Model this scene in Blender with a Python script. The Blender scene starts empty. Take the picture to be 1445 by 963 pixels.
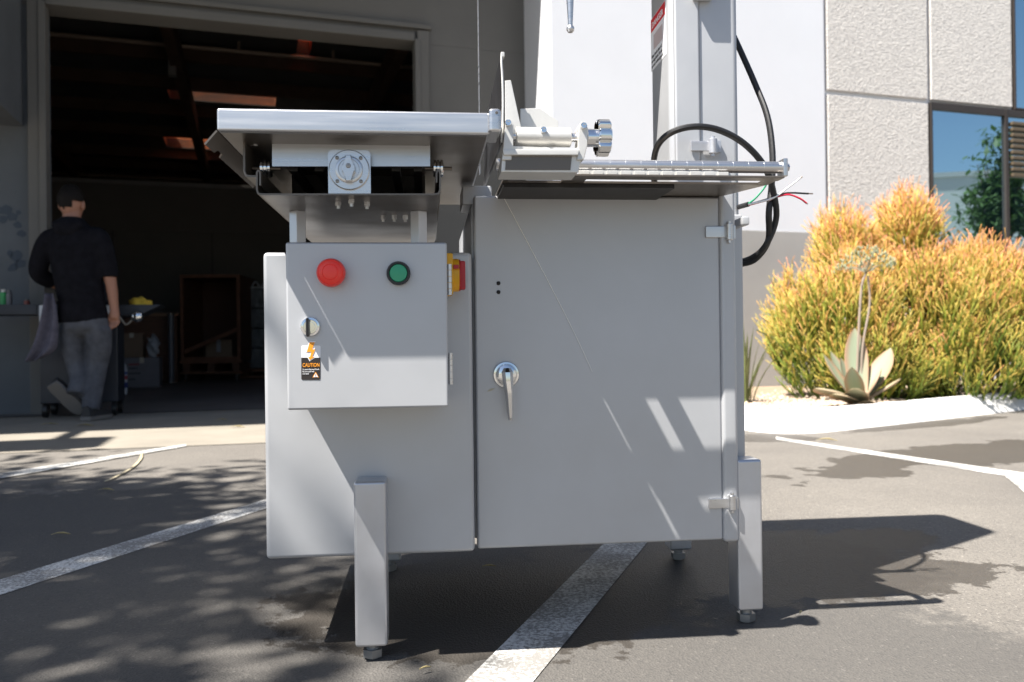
import bpy, bmesh, math, random
from mathutils import Vector, Matrix
R = math.radians
rnd = random.Random(7)
C = bpy.context.scene.collection
S = bpy.context.scene

# ------------------------------------------------------------------ camera
F = 1166.0                      # focal length in photograph pixels (1445 wide)
CAM = Vector((0, 0, 0.5))
ROLL, PITCH = 0.012, 3.5 / F
cd = bpy.data.cameras.new('camera'); cam = bpy.data.objects.new('camera', cd); C.objects.link(cam)
cd.sensor_width = 22.3; cd.lens = 22.3 * F / 1445; cd.clip_start = 0.02; cd.clip_end = 500
cd.dof.use_dof = True; cd.dof.focus_distance = 1.3; cd.dof.aperture_fstop = 4.0
fwd = Vector((0, math.cos(PITCH), math.sin(PITCH)))
rgt = Vector((math.cos(ROLL), 0, -math.sin(ROLL)))
upv = rgt.cross(fwd)
cam.matrix_world = Matrix(((rgt.x, upv.x, -fwd.x, CAM.x), (rgt.y, upv.y, -fwd.y, CAM.y), (rgt.z, upv.z, -fwd.z, CAM.z), (0, 0, 0, 1)))
S.camera = cam
S.render.resolution_x, S.render.resolution_y = 1024, 682

# ------------------------------------------------------------------ light
SUN = Vector((0.486, 0.359, -1.0))          # the way the sunlight travels
w = bpy.data.worlds.new('World'); S.world = w; w.use_nodes = True
nt = w.node_tree; bgn = nt.nodes['Background']
sky = nt.nodes.new('ShaderNodeTexSky'); sky.sky_type = 'NISHITA'; sky.sun_disc = False
sky.sun_elevation = math.atan2(1, math.hypot(SUN.x, SUN.y)); sky.sun_rotation = math.atan2(-SUN.x, -SUN.y)
nt.links.new(sky.outputs[0], bgn.inputs[0]); bgn.inputs[1].default_value = 0.05
sl = bpy.data.lights.new('sun', 'SUN'); sl.energy = 5.0; sl.angle = R(0.53); sl.color = (1, .95, .88)
so = bpy.data.objects.new('sun', sl); C.objects.link(so); so.location = (-6, -5, 12)
so.rotation_euler = SUN.to_track_quat('-Z', 'Y').to_euler()
S.view_settings.view_transform = 'Standard'; S.view_settings.look = 'None'
S.view_settings.exposure = 1.45; S.view_settings.gamma = 1
S.cycles.max_bounces = 8; S.cycles.use_denoising = True

# ------------------------------------------------------------------ pixels to places
def ray(px, py):
    a, b = (px - 722.5) / F, (481.5 - py) / F
    return (rgt * a + upv * b + fwd)
def G(px, py, z=0.0):
    d = ray(px, py); return CAM + d * ((z - CAM.z) / d.z)
def WP(px, py, Y):
    d = ray(px, py); return CAM + d * (Y / d.y)
class Frame:
    def __init__(s, o, deg): s.o = Vector(o); s.deg = deg; s.inv = Matrix.Rotation(-R(deg), 3, 'Z'); s.fw = Matrix.Rotation(R(deg), 3, 'Z')
    def P(s, px, py, y):
        c = s.inv @ (CAM - s.o); d = s.inv @ ray(px, py); return c + d * ((y - c.y) / d.y)
    def loc(s, v): return s.inv @ (Vector(v) - s.o)
    def wor(s, v): return s.o + s.fw @ Vector(v)

# ------------------------------------------------------------------ materials
MATS = {}
def mat(name, col, rough=.5, metal=0., var=.0, scale=8., bump=0., bscale=60., stretch=(1, 1, 1), col2=None, spec=.5, rvar=0., detail=4., dist=.002):
    if name in MATS: return MATS[name]
    m = bpy.data.materials.new(name); m.use_nodes = True; n = m.node_tree; p = n.nodes['Principled BSDF']; L = n.links.new
    p.inputs['Base Color'].default_value = (*col, 1); p.inputs['Roughness'].default_value = rough; p.inputs['Metallic'].default_value = metal
    p.inputs['Specular IOR Level'].default_value = spec
    tc = n.nodes.new('ShaderNodeTexCoord'); mp = n.nodes.new('ShaderNodeMapping'); mp.inputs['Scale'].default_value = stretch
    L(tc.outputs['Object'], mp.inputs[0])
    if var or col2 or rvar:
        t = n.nodes.new('ShaderNodeTexNoise'); t.inputs['Scale'].default_value = scale; t.inputs['Detail'].default_value = detail; t.inputs['Roughness'].default_value = .6
        L(mp.outputs[0], t.inputs[0])
        r = n.nodes.new('ShaderNodeValToRGB'); r.color_ramp.elements[0].position = .3; r.color_ramp.elements[1].position = .7
        c2 = col2 or tuple(min(1, c * (1 + var)) for c in col); c1 = col if col2 else tuple(c * (1 - var) for c in col)
        r.color_ramp.elements[0].color = (*c1, 1); r.color_ramp.elements[1].color = (*c2, 1)
        L(t.outputs[0], r.inputs[0]); L(r.outputs[0], p.inputs['Base Color'])
        if rvar:
            mr = n.nodes.new('ShaderNodeMapRange'); mr.inputs[1].default_value = .3; mr.inputs[2].default_value = .7
            mr.inputs[3].default_value = rough - rvar; mr.inputs[4].default_value = rough + rvar
            L(t.outputs[0], mr.inputs[0]); L(mr.outputs[0], p.inputs['Roughness'])
    if bump:
        t2 = n.nodes.new('ShaderNodeTexNoise'); t2.inputs['Scale'].default_value = bscale; t2.inputs['Detail'].default_value = 5
        L(mp.outputs[0], t2.inputs[0]); b = n.nodes.new('ShaderNodeBump'); b.inputs['Strength'].default_value = bump; b.inputs['Distance'].default_value = dist
        L(t2.outputs[0], b.inputs['Height']); L(b.outputs[0], p.inputs['Normal'])
    MATS[name] = m; return m

STEEL = mat('blasted_steel', (.485, .495, .512), .42, .35, .05, 5, .06, 420, rvar=.05, dist=.0005)
LEGM = mat('satin_steel', (.56, .57, .60), .36, .7, .05, 14, .05, 300, rvar=.06, dist=.0004)
BRUSH = mat('brushed_steel', (.62, .62, .63), .3, .95, .06, 10, .12, 160, (1, 1, 14), rvar=.06, dist=.0004)
BRUSHX = mat('brushed_steel_long', (.60, .61, .63), .33, .85, .07, 9, .12, 160, (.6, 6, 14), rvar=.07, dist=.0004)
UNDER = mat('darkened_steel', (.15, .13, .112), .36, .6, .1, 7, .05, 200, rvar=.08, dist=.0005)  # steel darkened so the dimness under table and tray sits in its colour
CAST = mat('cast_aluminium', (.66, .65, .62), .45, .45, .06, 20, .25, 300, dist=.0006)
CHROME = mat('chrome', (.78, .79, .8), .08, 1.)
DARKM = mat('dark_metal', (.035, .033, .031), .5, .6, .3, 20)
BLACKP = mat('black_plastic', (.012, .012, .013), .35)
RUBBER = mat('black_rubber', (.012, .012, .013), .45, bump=.1, bscale=200)
RED = mat('red_plastic', (.92, .05, .035), .35)
DRED = mat('dark_red_plastic', (.45, .012, .02), .35)
GREEN = mat('green_plastic', (.03, .33, .17), .3)
YEL = mat('yellow_plastic', (.80, .42, .012), .4)
ORANGE = mat('orange_print', (.85, .32, .02), .5)
WHITEP = mat('white_print', (.8, .8, .82), .5)
LBLACK = mat('black_print', (.022, .016, .014), .5)
REDPR = mat('red_print', (.65, .02, .03), .5)
GREYPR = mat('grey_print', (.12, .12, .12), .5)
CONC = mat('painted_shade_wall', (.135, .13, .12), .85, 0, .05, 3, .12, 30)  # wall paint with the deep recess shade put into its colour
BLUEG = mat('blue_grey_wall', (.105, .115, .125), .8, 0, .07, 4, .1, 40)  # blue-grey paint, darkened as well for the recess shade
WHITEW = mat('white_wall', (.72, .74, .78), .75, 0, .02, 2, .12, 40)
GREYB = mat('grey_wall_band', (.36, .355, .345), .8, 0, .06, 2.2, .15, 40)
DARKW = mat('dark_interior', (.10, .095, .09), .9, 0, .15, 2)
WOODO = mat('orange_wood', (.85, .27, .09), .7, 0, .2, 6, .1, 40, (1, 8, 1))
PLY = mat('brown_plywood', (.12, .052, .026), .65, 0, .25, 5, .1, 60, (1, 1, 6))
CARD = mat('cardboard', (.22, .15, .10), .85, 0, .08, 6)
CARDG = mat('grey_carton', (.20, .19, .20), .85, 0, .08, 6)
FRAMEB = mat('bronze_frame', (.05, .042, .038), .45, .3)
SKIN = mat('skin', (.33, .16, .105), .55, 0, .06, 12)
HAIR = mat('hair', (.012, .010, .009), .6, bump=.5, bscale=150, spec=.08)
BLACKC = mat('black_cloth', (.009, .009, .012), .9, 0, .3, 20, .6, 25, dist=.012, spec=.08)
GREYC = mat('grey_denim', (.085, .09, .105), .9, 0, .25, 14, .6, 22, dist=.012, spec=.08)
TOWEL = mat('grey_towel', (.10, .096, .125), .95, 0, .2, 30, .6, 140, dist=.006, spec=.08)
SHOE = mat('black_shoe', (.02, .02, .022), .6)
SOLE = mat('shoe_sole', (.16, .15, .14), .7)
NAVY = mat('navy_metal', (.018, .022, .032), .4, .2, .2, 5)

def new_mat(name):
    m = bpy.data.materials.new(name); m.use_nodes = True; return m, m.node_tree, m.node_tree.nodes['Principled BSDF']
def asphalt():
    m, n, p = new_mat('asphalt'); N = n.nodes.new; L = n.links.new
    g = N('ShaderNodeNewGeometry')
    def noise(sc, det=4, ro=.6, src=None):
        t = N('ShaderNodeTexNoise'); t.inputs['Scale'].default_value = sc; t.inputs['Detail'].default_value = det; t.inputs['Roughness'].default_value = ro
        L(src or g.outputs['Position'], t.inputs[0]); return t.outputs[0]
    def math_(op, a, b, c=None):
        t = N('ShaderNodeMath'); t.operation = op
        for i, v in enumerate((a, b, c)):
            if v is None: continue
            if isinstance(v, (int, float)): t.inputs[i].default_value = v
            else: L(v, t.inputs[i])
        return t.outputs[0]
    def rng(v, a, b, c, d):
        t = N('ShaderNodeMapRange'); t.inputs[1].default_value = a; t.inputs[2].default_value = b; t.inputs[3].default_value = c; t.inputs[4].default_value = d; L(v, t.inputs[0]); return t.outputs[0]
    def mix(f, a, b):
        t = N('ShaderNodeMix'); t.data_type = 'RGBA'
        if isinstance(f, (int, float)): t.inputs[0].default_value = f
        else: L(f, t.inputs[0])
        for k, v in ((6, a), (7, b)):
            if isinstance(v, tuple): t.inputs[k].default_value = (*v, 1)
            else: L(v, t.inputs[k])
        return t.outputs[2]
    big = noise(1.3, 5)
    col = mix(rng(big, .35, .68, 0, 1), (.150, .138, .123), (.196, .180, .158))
    # pale and dark aggregate
    v = N('ShaderNodeTexVoronoi'); v.inputs['Scale'].default_value = 260; L(g.outputs['Position'], v.inputs[0])
    sep = N('ShaderNodeSeparateColor'); L(v.outputs['Color'], sep.inputs[0])
    col = mix(rng(sep.outputs[0], .5, 1, 0, .6), col, (.085, .08, .075))
    col = mix(rng(sep.outputs[1], .955, 1, 0, .5), col, (.38, .35, .31))
    # damp spills with their own outlines
    xyz = N('ShaderNodeSeparateXYZ'); L(g.outputs['Position'], xyz.inputs[0])
    def blob(cx, cy, rx, ry, ang=0.):
        c, s = math.cos(ang), math.sin(ang)
        dx = math_('SUBTRACT', xyz.outputs[0], cx); dy = math_('SUBTRACT', xyz.outputs[1], cy)
        a = math_('ADD', math_('MULTIPLY', dx, c), math_('MULTIPLY', dy, s)); b = math_('SUBTRACT', math_('MULTIPLY', dy, c), math_('MULTIPLY', dx, s))
        a = math_('DIVIDE', a, rx); b = math_('DIVIDE', b, ry)
        return math_('SUBTRACT', 1.0, math_('SQRT', math_('ADD', math_('MULTIPLY', a, a), math_('MULTIPLY', b, b)), 0))
    edge = noise(7, 7, .68); edge2 = noise(26, 5, .7); edge3 = noise(2.6, 4, .6)
    e = math_('ADD', math_('MULTIPLY', math_('SUBTRACT', edge, .5), 1.7), math_('MULTIPLY', math_('SUBTRACT', edge2, .5), 1.0))
    damp = None
    for (cx, cy, rx, ry, an, fine) in STAINS:
        k = math_('ADD', blob(cx, cy, rx, ry, an), e if fine else math_('MULTIPLY', math_('SUBTRACT', edge3, .5), 2.6))
        k = rng(k, 0.0, 0.06, 0, 1)
        damp = k if damp is None else math_('MAXIMUM', damp, k)
    nb = None  # newer asphalt and some shade, both put into the ground colour
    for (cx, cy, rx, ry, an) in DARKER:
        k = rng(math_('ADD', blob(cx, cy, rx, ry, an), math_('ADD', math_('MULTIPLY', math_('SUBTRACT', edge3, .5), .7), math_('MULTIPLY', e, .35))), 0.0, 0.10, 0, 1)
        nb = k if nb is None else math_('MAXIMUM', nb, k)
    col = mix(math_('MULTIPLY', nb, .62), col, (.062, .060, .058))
    col = mix(math_('MULTIPLY', damp, .78), col, (.042, .036, .030))
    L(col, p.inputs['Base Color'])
    L(rng(damp, 0, 1, .88, .55), p.inputs['Roughness'])
    bu = N('ShaderNodeBump'); bu.inputs['Strength'].default_value = .4; bu.inputs['Distance'].default_value = .004
    L(math_('ADD', v.outputs['Distance'], noise(300, 3)), bu.inputs['Height']); L(bu.outputs[0], p.inputs['Normal'])
    p.inputs['Specular IOR Level'].default_value = .35
    return m
def gp(px, py): v = G(px, py); return v.x, v.y
STAINS = [(*gp(1365, 640), 1.15, .26, .50, 0), (*gp(1300, 600), 1.0, .10, .55, 0), (*gp(1085, 618), .30, .16, .3, 0), (*gp(1230, 762), .20, .12, .5, 1), (*gp(1185, 815), .36, .16, .2, 1), (*gp(700, 850), .42, .30, .2, 1), (*gp(1015, 790), .5, .3, .2, 1)]
DARKER = [(.15, .55, 2.3, 1.02, .0), (-1.3, 1.6, 1.3, 1.5, .2), (.15, 1.7, .75, .45, .2)]  # newer asphalt in front, painted tree shade at left, dark patch under saw
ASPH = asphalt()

def paint_mat():
    m, n, p = new_mat('road_paint'); N = n.nodes.new; L = n.links.new
    g = N('ShaderNodeNewGeometry')
    t = N('ShaderNodeTexNoise'); t.inputs['Scale'].default_value = 130; t.inputs['Detail'].default_value = 6; t.inputs['Roughness'].default_value = .75; L(g.outputs['Position'], t.inputs[0])
    t2 = N('ShaderNodeTexNoise'); t2.inputs['Scale'].default_value = 6; t2.inputs['Detail'].default_value = 4; L(g.outputs['Position'], t2.inputs[0])
    a = N('ShaderNodeMath'); a.operation = 'MULTIPLY_ADD'; L(t2.outputs[0], a.inputs[0]); a.inputs[1].default_value = .5; L(t.outputs[0], a.inputs[2])
    r = N('ShaderNodeValToRGB'); r.color_ramp.elements[0].position = .66; r.color_ramp.elements[1].position = .80
    r.color_ramp.elements[0].color = (.66, .655, .63, 1); r.color_ramp.elements[1].color = (.24, .23, .215, 1)
    L(a.outputs[0], r.inputs[0]); L(r.outputs[0], p.inputs['Base Color']); p.inputs['Roughness'].default_value = .75
    b = N('ShaderNodeBump'); b.inputs['Strength'].default_value = .5; b.inputs['Distance'].default_value = .003; L(t.outputs[0], b.inputs['Height']); L(b.outputs[0], p.inputs['Normal'])
    return m
PAINT = paint_mat()
SLAB = mat('concrete_slab', (.25, .225, .185), .85, 0, .12, 2.5, .3, 120, dist=.003)
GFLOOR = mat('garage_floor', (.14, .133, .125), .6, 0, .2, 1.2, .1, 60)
CURBM = mat('white_curb_paint', (.80, .79, .77), .7, 0, .05, 9, .4, 70, dist=.004)
BED = mat('planter_soil', (.30, .22, .15), .95, 0, .2, 12, .6, 60, dist=.01)
STONE = mat('pale_gravel', (.36, .25, .17), .85, 0, 0, 55, col2=(.60, .52, .43))
CONCT = None
def exposed():
    m, n, p = new_mat('sandblasted_concrete'); N = n.nodes.new; L = n.links.new
    tc = N('ShaderNodeTexCoord')
    t = N('ShaderNodeTexNoise'); t.inputs['Scale'].default_value = 55; t.inputs['Detail'].default_value = 5; t.inputs['Roughness'].default_value = .62; L(tc.outputs['Object'], t.inputs[0])
    v = N('ShaderNodeTexVoronoi'); v.inputs['Scale'].default_value = 60; L(tc.outputs['Object'], v.inputs[0])
    r = N('ShaderNodeValToRGB'); r.color_ramp.elements[0].position = .34; r.color_ramp.elements[1].position = .56
    r.color_ramp.elements[0].color = (.46, .445, .43, 1); r.color_ramp.elements[1].color = (.66, .635, .60, 1)
    L(t.outputs[0], r.inputs[0]); L(r.outputs[0], p.inputs['Base Color']); p.inputs['Roughness'].default_value = .9
    a = N('ShaderNodeMath'); a.operation = 'MULTIPLY_ADD'; L(v.outputs['Distance'], a.inputs[0]); a.inputs[1].default_value = .6; L(t.outputs[0], a.inputs[2])
    b = N('ShaderNodeBump'); b.inputs['Strength'].default_value = .7; b.inputs['Distance'].default_value = .009; L(a.outputs[0], b.inputs['Height']); L(b.outputs[0], p.inputs['Normal'])
    return m
CONCT = exposed()
def glass():
    m, n, p = new_mat('tinted_glass'); N = n.nodes.new; L = n.links.new
    p.inputs['Base Color'].default_value = (.012, .03, .04, 1); p.inputs['Roughness'].default_value = .0
    gl = N('ShaderNodeBsdfGlossy'); gl.inputs['Color'].default_value = (.60, .82, .92, 1); gl.inputs['Roughness'].default_value = .0
    mx = N('ShaderNodeMixShader'); mx.inputs[0].default_value = .8; L(p.outputs[0], mx.inputs[1]); L(gl.outputs[0], mx.inputs[2])
    L(mx.outputs[0], n.nodes['Material Output'].inputs[0]); return m
GLASS = glass()
def translucent(name, col, mixf=.7):
    m, n, p = new_mat(name); N = n.nodes.new; L = n.links.new
    p.inputs['Base Color'].default_value = (*col, 1); p.inputs['Roughness'].default_value = .6
    t = N('ShaderNodeBsdfTranslucent'); t.inputs['Color'].default_value = (*col, 1)
    mx = N('ShaderNodeMixShader'); mx.inputs[0].default_value = mixf; L(p.outputs[0], mx.inputs[1]); L(t.outputs[0], mx.inputs[2])
    L(mx.outputs[0], n.nodes['Material Output'].inputs[0]); return m
def skylight_mat():
    m, n, p = new_mat('skylight_acrylic'); N = n.nodes.new; L = n.links.new
    p.inputs['Base Color'].default_value = (.7, .7, .68, 1); p.inputs['Roughness'].default_value = .3
    t = N('ShaderNodeBsdfTransparent'); t.inputs['Color'].default_value = (.92, .9, .86, 1)
    mx = N('ShaderNodeMixShader'); mx.inputs[0].default_value = .85; L(p.outputs[0], mx.inputs[1]); L(t.outputs[0], mx.inputs[2])
    L(mx.outputs[0], n.nodes['Material Output'].inputs[0]); return m
SKYL = skylight_mat()
LEAFM = translucent('tree_leaf', (.055, .10, .025), .35)
def vcol_mat(name, rough=.5, tr=.2):
    m, n, p = new_mat(name); N = n.nodes.new; L = n.links.new
    a = N('ShaderNodeVertexColor'); a.layer_name = 'Col'; L(a.outputs[0], p.inputs['Base Color']); p.inputs['Roughness'].default_value = rough
    t = N('ShaderNodeBsdfTranslucent'); L(a.outputs[0], t.inputs['Color'])
    mx = N('ShaderNodeMixShader'); mx.inputs[0].default_value = tr; L(p.outputs[0], mx.inputs[1]); L(t.outputs[0], mx.inputs[2])
    L(mx.outputs[0], n.nodes['Material Output'].inputs[0]); return m
STICKM = vcol_mat('stem_colours', .45, .25)
AGAVEM = vcol_mat('agave_leaf', .5, .1)
BARK = mat('bark', (.13, .10, .075), .9, 0, .25, 12, .6, 40, dist=.01)

# ------------------------------------------------------------------ mesh helpers
def box(bm, x0, x1, y0, y1, z0, z1, bev=0., seg=2):
    if x0 > x1: x0, x1 = x1, x0
    if y0 > y1: y0, y1 = y1, y0
    if z0 > z1: z0, z1 = z1, z0
    vs = bmesh.ops.create_cube(bm, size=1)['verts']
    for v in vs: v.co = Vector(((x0 + x1) / 2 + v.co.x * (x1 - x0), (y0 + y1) / 2 + v.co.y * (y1 - y0), (z0 + z1) / 2 + v.co.z * (z1 - z0)))
    if bev:
        es = list({e for v in vs for e in v.link_edges})
        bmesh.ops.bevel(bm, geom=es, offset=bev, segments=seg, profile=.5, affect='EDGES')
    return bm
def basis(d):
    d = d.normalized(); a = Vector((0, 0, 1)) if abs(d.z) < .9 else Vector((1, 0, 0))
    u = d.cross(a).normalized(); return u, d.cross(u).normalized()
def rings(bm, rs, close=True, cap=True):
    R_ = [[bm.verts.new(p) for p in r] for r in rs]; n = len(R_[0])
    for a, b in zip(R_, R_[1:]):
        for i in range(n if close else n - 1):
            j = (i + 1) % n
            try: bm.faces.new((a[i], a[j], b[j], b[i]))
            except ValueError: pass
    if cap and n > 2:
        bm.faces.new(list(reversed(R_[0]))); bm.faces.new(R_[-1])
    return bm
def cyl(bm, p0, p1, r0, r1=None, n=20, bev=0.):
    p0, p1 = Vector(p0), Vector(p1); r1 = r0 if r1 is None else r1; d = p1 - p0; u, v = basis(d); dn = d.normalized()
    prof = [(0, r0), (d.length, r1)]
    if bev: prof = [(0, r0 - bev), (bev, r0), (d.length - bev, r1), (d.length, r1 - bev)]
    return rings(bm, [[p0 + dn * h + (u * math.cos(2 * math.pi * i / n) + v * math.sin(2 * math.pi * i / n)) * r for i in range(n)] for h, r in prof])
def lathe(bm, o, ax, prof, n=28):
    o = Vector(o); ax = Vector(ax).normalized(); u, v = basis(ax)
    return rings(bm, [[o + ax * h + (u * math.cos(2 * math.pi * i / n) + v * math.sin(2 * math.pi * i / n)) * max(r, 1e-5) for i in range(n)] for r, h in prof])
def smooth(pts, k=6):
    pts = [Vector(p) for p in pts]
    if len(pts) < 3: return pts
    e = [pts[0] * 2 - pts[1]] + pts + [pts[-1] * 2 - pts[-2]]; out = []
    for i in range(1, len(e) - 2):
        a, b, c, d = e[i - 1:i + 3]
        for j in range(k):
            t = j / k
            out.append(.5 * ((2 * b) + (c - a) * t + (2 * a - 5 * b + 4 * c - d) * t * t + (3 * b - a - 3 * c + d) * t ** 3))
    return out + [pts[-1]]
def tube(bm, pts, r, n=8, k=6):
    pts = smooth(pts, k); m = len(pts); rs = []; u = None
    for i, p in enumerate(pts):
        d = (pts[min(i + 1, m - 1)] - pts[max(i - 1, 0)]).normalized()
        if u is None: u, v = basis(d)
        else: u = (u - d * u.dot(d)).normalized()
        v = d.cross(u); rr = r(i / (m - 1)) if callable(r) else r
        rs.append([p + (u * math.cos(2 * math.pi * q / n) + v * math.sin(2 * math.pi * q / n)) * rr for q in range(n)])
    return rings(bm, rs)
def prism(bm, pts, off, bev=0.):
    off = Vector(off); a = [bm.verts.new(Vector(p)) for p in pts]; b = [bm.verts.new(Vector(p) + off) for p in pts]; n = len(a)
    fs = [bm.faces.new(a), bm.faces.new(list(reversed(b)))]
    for i in range(n): fs.append(bm.faces.new((a[i], b[i], b[(i + 1) % n], a[(i + 1) % n])))
    if bev:
        es = list({e for f in fs for e in f.edges}); bmesh.ops.bevel(bm, geom=es, offset=bev, segments=2, profile=.5, affect='EDGES')
    return bm
def strip(bm, pts, th, off):            # bent sheet: a polyline in the local xz plane with thickness, extruded along y
    L_, R_ = [], []
    P_ = [Vector((p[0], p[2])) for p in pts]; y = pts[0][1]
    for i, p in enumerate(P_):
        d0 = (p - P_[i - 1]).normalized() if i else (P_[1] - p).normalized(); d1 = (P_[i + 1] - p).normalized() if i < len(P_) - 1 else d0
        n0 = Vector((-d0.y, d0.x)); n1 = Vector((-d1.y, d1.x)); m = (n0 + n1)
        m = m.normalized() * (th / 2 / max(.4, m.normalized().dot(n0))) if m.length > 1e-4 else n0 * th / 2
        L_.append(p + m); R_.append(p - m)
    A = [[bm.verts.new((q.x, y + dy, q.y)) for q in L_] for dy in (0, off)]; B_ = [[bm.verts.new((q.x, y + dy, q.y)) for q in R_] for dy in (0, off)]
    n = len(P_)
    for i in range(n - 1):
        bm.faces.new((A[0][i], A[0][i + 1], A[1][i + 1], A[1][i])); bm.faces.new((B_[0][i], B_[1][i], B_[1][i + 1], B_[0][i + 1]))
        for e in (0, 1): bm.faces.new((A[e][i], B_[e][i], B_[e][i + 1], A[e][i + 1]))
    bm.faces.new((A[0][0], A[1][0], B_[1][0], B_[0][0])); bm.faces.new((A[0][-1], B_[0][-1], B_[1][-1], A[1][-1]))
    return bm
def NB(): return bmesh.new()
def obj(name, bm, m, parent=None, ang=35, **props):
    bmesh.ops.recalc_face_normals(bm, faces=bm.faces[:])
    me = bpy.data.meshes.new(name); bm.to_mesh(me); bm.free()
    me.materials.append(m); me.shade_smooth(); me.set_sharp_from_angle(angle=R(ang))
    o = bpy.data.objects.new(name, me); C.objects.link(o)
    wn = o.modifiers.new('normals', 'WEIGHTED_NORMAL'); wn.keep_sharp = True
    if parent: o.parent = parent
    for k, v in props.items(): o[k] = v
    return o
def data_obj(name, verts, faces, m, parent=None, cols=None, sm=True, **props):
    me = bpy.data.meshes.new(name); me.from_pydata(verts, [], faces)
    if cols:
        a = me.color_attributes.new('Col', 'FLOAT_COLOR', 'POINT'); a.data.foreach_set('color', [c for q in cols for c in (*q, 1.)])
    me.materials.append(m)
    if sm: me.shade_smooth()
    o = bpy.data.objects.new(name, me); C.objects.link(o)
    if parent: o.parent = parent
    for k, v in props.items(): o[k] = v
    return o
def thing(name, label, cat, loc=(0, 0, 0), rz=0., group=None):
    o = bpy.data.objects.new(name, None); C.objects.link(o); o.location = loc; o.rotation_euler = (0, 0, R(rz)); o.empty_display_size = .1
    o['label'] = label; o['category'] = cat
    if group: o['group'] = group
    return o
def tag(o, label, cat, group=None):
    o['label'] = label; o['category'] = cat
    if group: o['group'] = group
    return o
def text(name, s, size, m, parent, loc, rot, width=None):
    cu = bpy.data.curves.new(name, 'FONT'); cu.body = s; cu.size = size; cu.align_x = 'LEFT'; cu.fill_mode = 'BOTH'; cu.extrude = .00015; cu.offset = size * .018
    t = bpy.data.objects.new(name, cu); C.objects.link(t); bpy.context.view_layer.update()
    me = bpy.data.meshes.new_from_object(t.evaluated_get(bpy.context.evaluated_depsgraph_get()))
    bpy.data.objects.remove(t); me.materials.clear(); me.materials.append(m)
    xs = [v.co.x for v in me.vertices]
    if width and xs:
        k = width / (max(xs) - min(xs)); 
        for v in me.vertices: v.co.x *= k
    o = bpy.data.objects.new(name, me); C.objects.link(o); o.parent = parent; o.location = loc; o.rotation_euler = rot
    return o

# ================================================================== SETTING
bm = NB(); 
vs = [bm.verts.new(p) for p in ((-90, -90, 0), (90, -90, 0), (90, 90, 0), (-90, 90, 0))]; bm.faces.new(vs)
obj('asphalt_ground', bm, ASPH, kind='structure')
def sheet(name, pts, z, m, **kw):
    bm = NB(); bm.faces.new([bm.verts.new((p[0], p[1], z)) for p in pts]); return obj(name, bm, m, kind='structure', **kw)
def ext(a, b, t): return a + (b - a) * t
# concrete apron before the garage
BA = 17.5
bu_, bn_ = Vector((math.cos(R(BA)), math.sin(R(BA)), 0)), Vector((-math.sin(R(BA)), math.cos(R(BA)), 0))
wl = G(40, 585); dirn = ray(745, 480); dirn = Vector((dirn.x, dirn.y, 0))
den = bu_.x * dirn.y - bu_.y * dirn.x
tt = (wl.x * bu_.y - wl.y * bu_.x) / (dirn.x * bu_.y - dirn.y * bu_.x)
BO = dirn * tt; BO.z = 0
BF = Frame(BO, BA)
a0, a1 = G(0, 641), G(370, 626)
sheet('concrete_apron', [ext(a0, a1, -4), ext(a0, a1, 3.2), BF.wor((1.5, -.3, 0)), BF.wor((-12, -.3, 0))], .003, SLAB)
# painted lines
def line(name, p, q, r, s, t0=0., t1=1., z=.0015):      # p-q one edge, r-s the other, pixels
    P0, P1, Q0, Q1 = G(*p), G(*q), G(*r), G(*s)
    return sheet('painted_line', [ext(P0, P1, t0), ext(P0, P1, t1), ext(Q0, Q1, t1), ext(Q0, Q1, t0)], z, PAINT)
line('', (0, 819), (376, 705), (0, 841), (376, 718), -.6, 1.25)
line('', (657, 963), (850, 770), (753, 963), (912, 768), -.15, 1.15, .0017)
line('', (0, 669.5), (263, 628), (0, 677), (263, 631), -.6, 1.0, .0048)
line('', (1095, 617), (1417, 664), (1095, 621), (1417, 672), 0, 1.0)
line('', (1417, 664), (1500, 676), (1417, 672), (1500, 741), 0, 1.4, .0024)
# pale scuff on the asphalt
sc_ = [G(200, 641), G(198, 650), G(186, 662), G(165, 674), G(148, 682)]
bm = NB(); pts = smooth(sc_, 5)
for a, b in zip(pts, pts[1:]):
    d = (b - a).normalized(); nn = Vector((-d.y, d.x, 0)) * .006
    bm.faces.new([bm.verts.new((q.x, q.y, .0062)) for q in (a - nn, b - nn, b + nn, a + nn)])
obj('chalk_scuff', bm, mat('scuff', (.40, .35, .24), .9, 0, .2, 30), kind='structure')

# ------------------------------------------------------------------ warehouse
WH = thing('warehouse', 'tilt-up concrete warehouse with dark open loading door and white wall', 'building', BO, BA)
def bp(name, x0, x1, y0, y1, z0, z1, m, parent=None, bev=.0, **kw):
    bm = NB(); box(bm, x0, x1, y0, y1, z0, z1, bev); return obj(name, bm, m, parent or WH, **kw)
dl = BF.P(65, 300, 0).x; dr = BF.P(592, 300, 0).x; dh = BF.P(330, 36, 0).z
FN = -.7                                              # front plane of the building, the door sits back from it
IN_R, IN_L, IN_N = 1.2, -9.0, 20.0
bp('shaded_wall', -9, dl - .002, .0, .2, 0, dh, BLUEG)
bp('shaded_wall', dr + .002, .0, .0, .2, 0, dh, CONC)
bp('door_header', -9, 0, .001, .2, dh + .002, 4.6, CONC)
jl = BF.P(40, 300, -.06).x
j = bp('door_jamb', jl, dl - .01, -.06, -.001, 0, dh + .1, CONC, bev=.006)
bp('jamb_edge', dl - .03, dl + .02, -.075, .06, 0, dh + .02, CONC, j, .006)
j = bp('door_jamb', dr - .01, dr + .09, -.05, -.001, 0, dh + .1, CONC, bev=.006)
bp('jamb_edge', dr - .035, dr + .01, -.065, .06, 0, dh + .02, CONC, j, .006)
bp('door_lintel', dl + .021, dr - .036, -.06, .05, dh, dh + .075, CONC, bev=.01)
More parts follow.
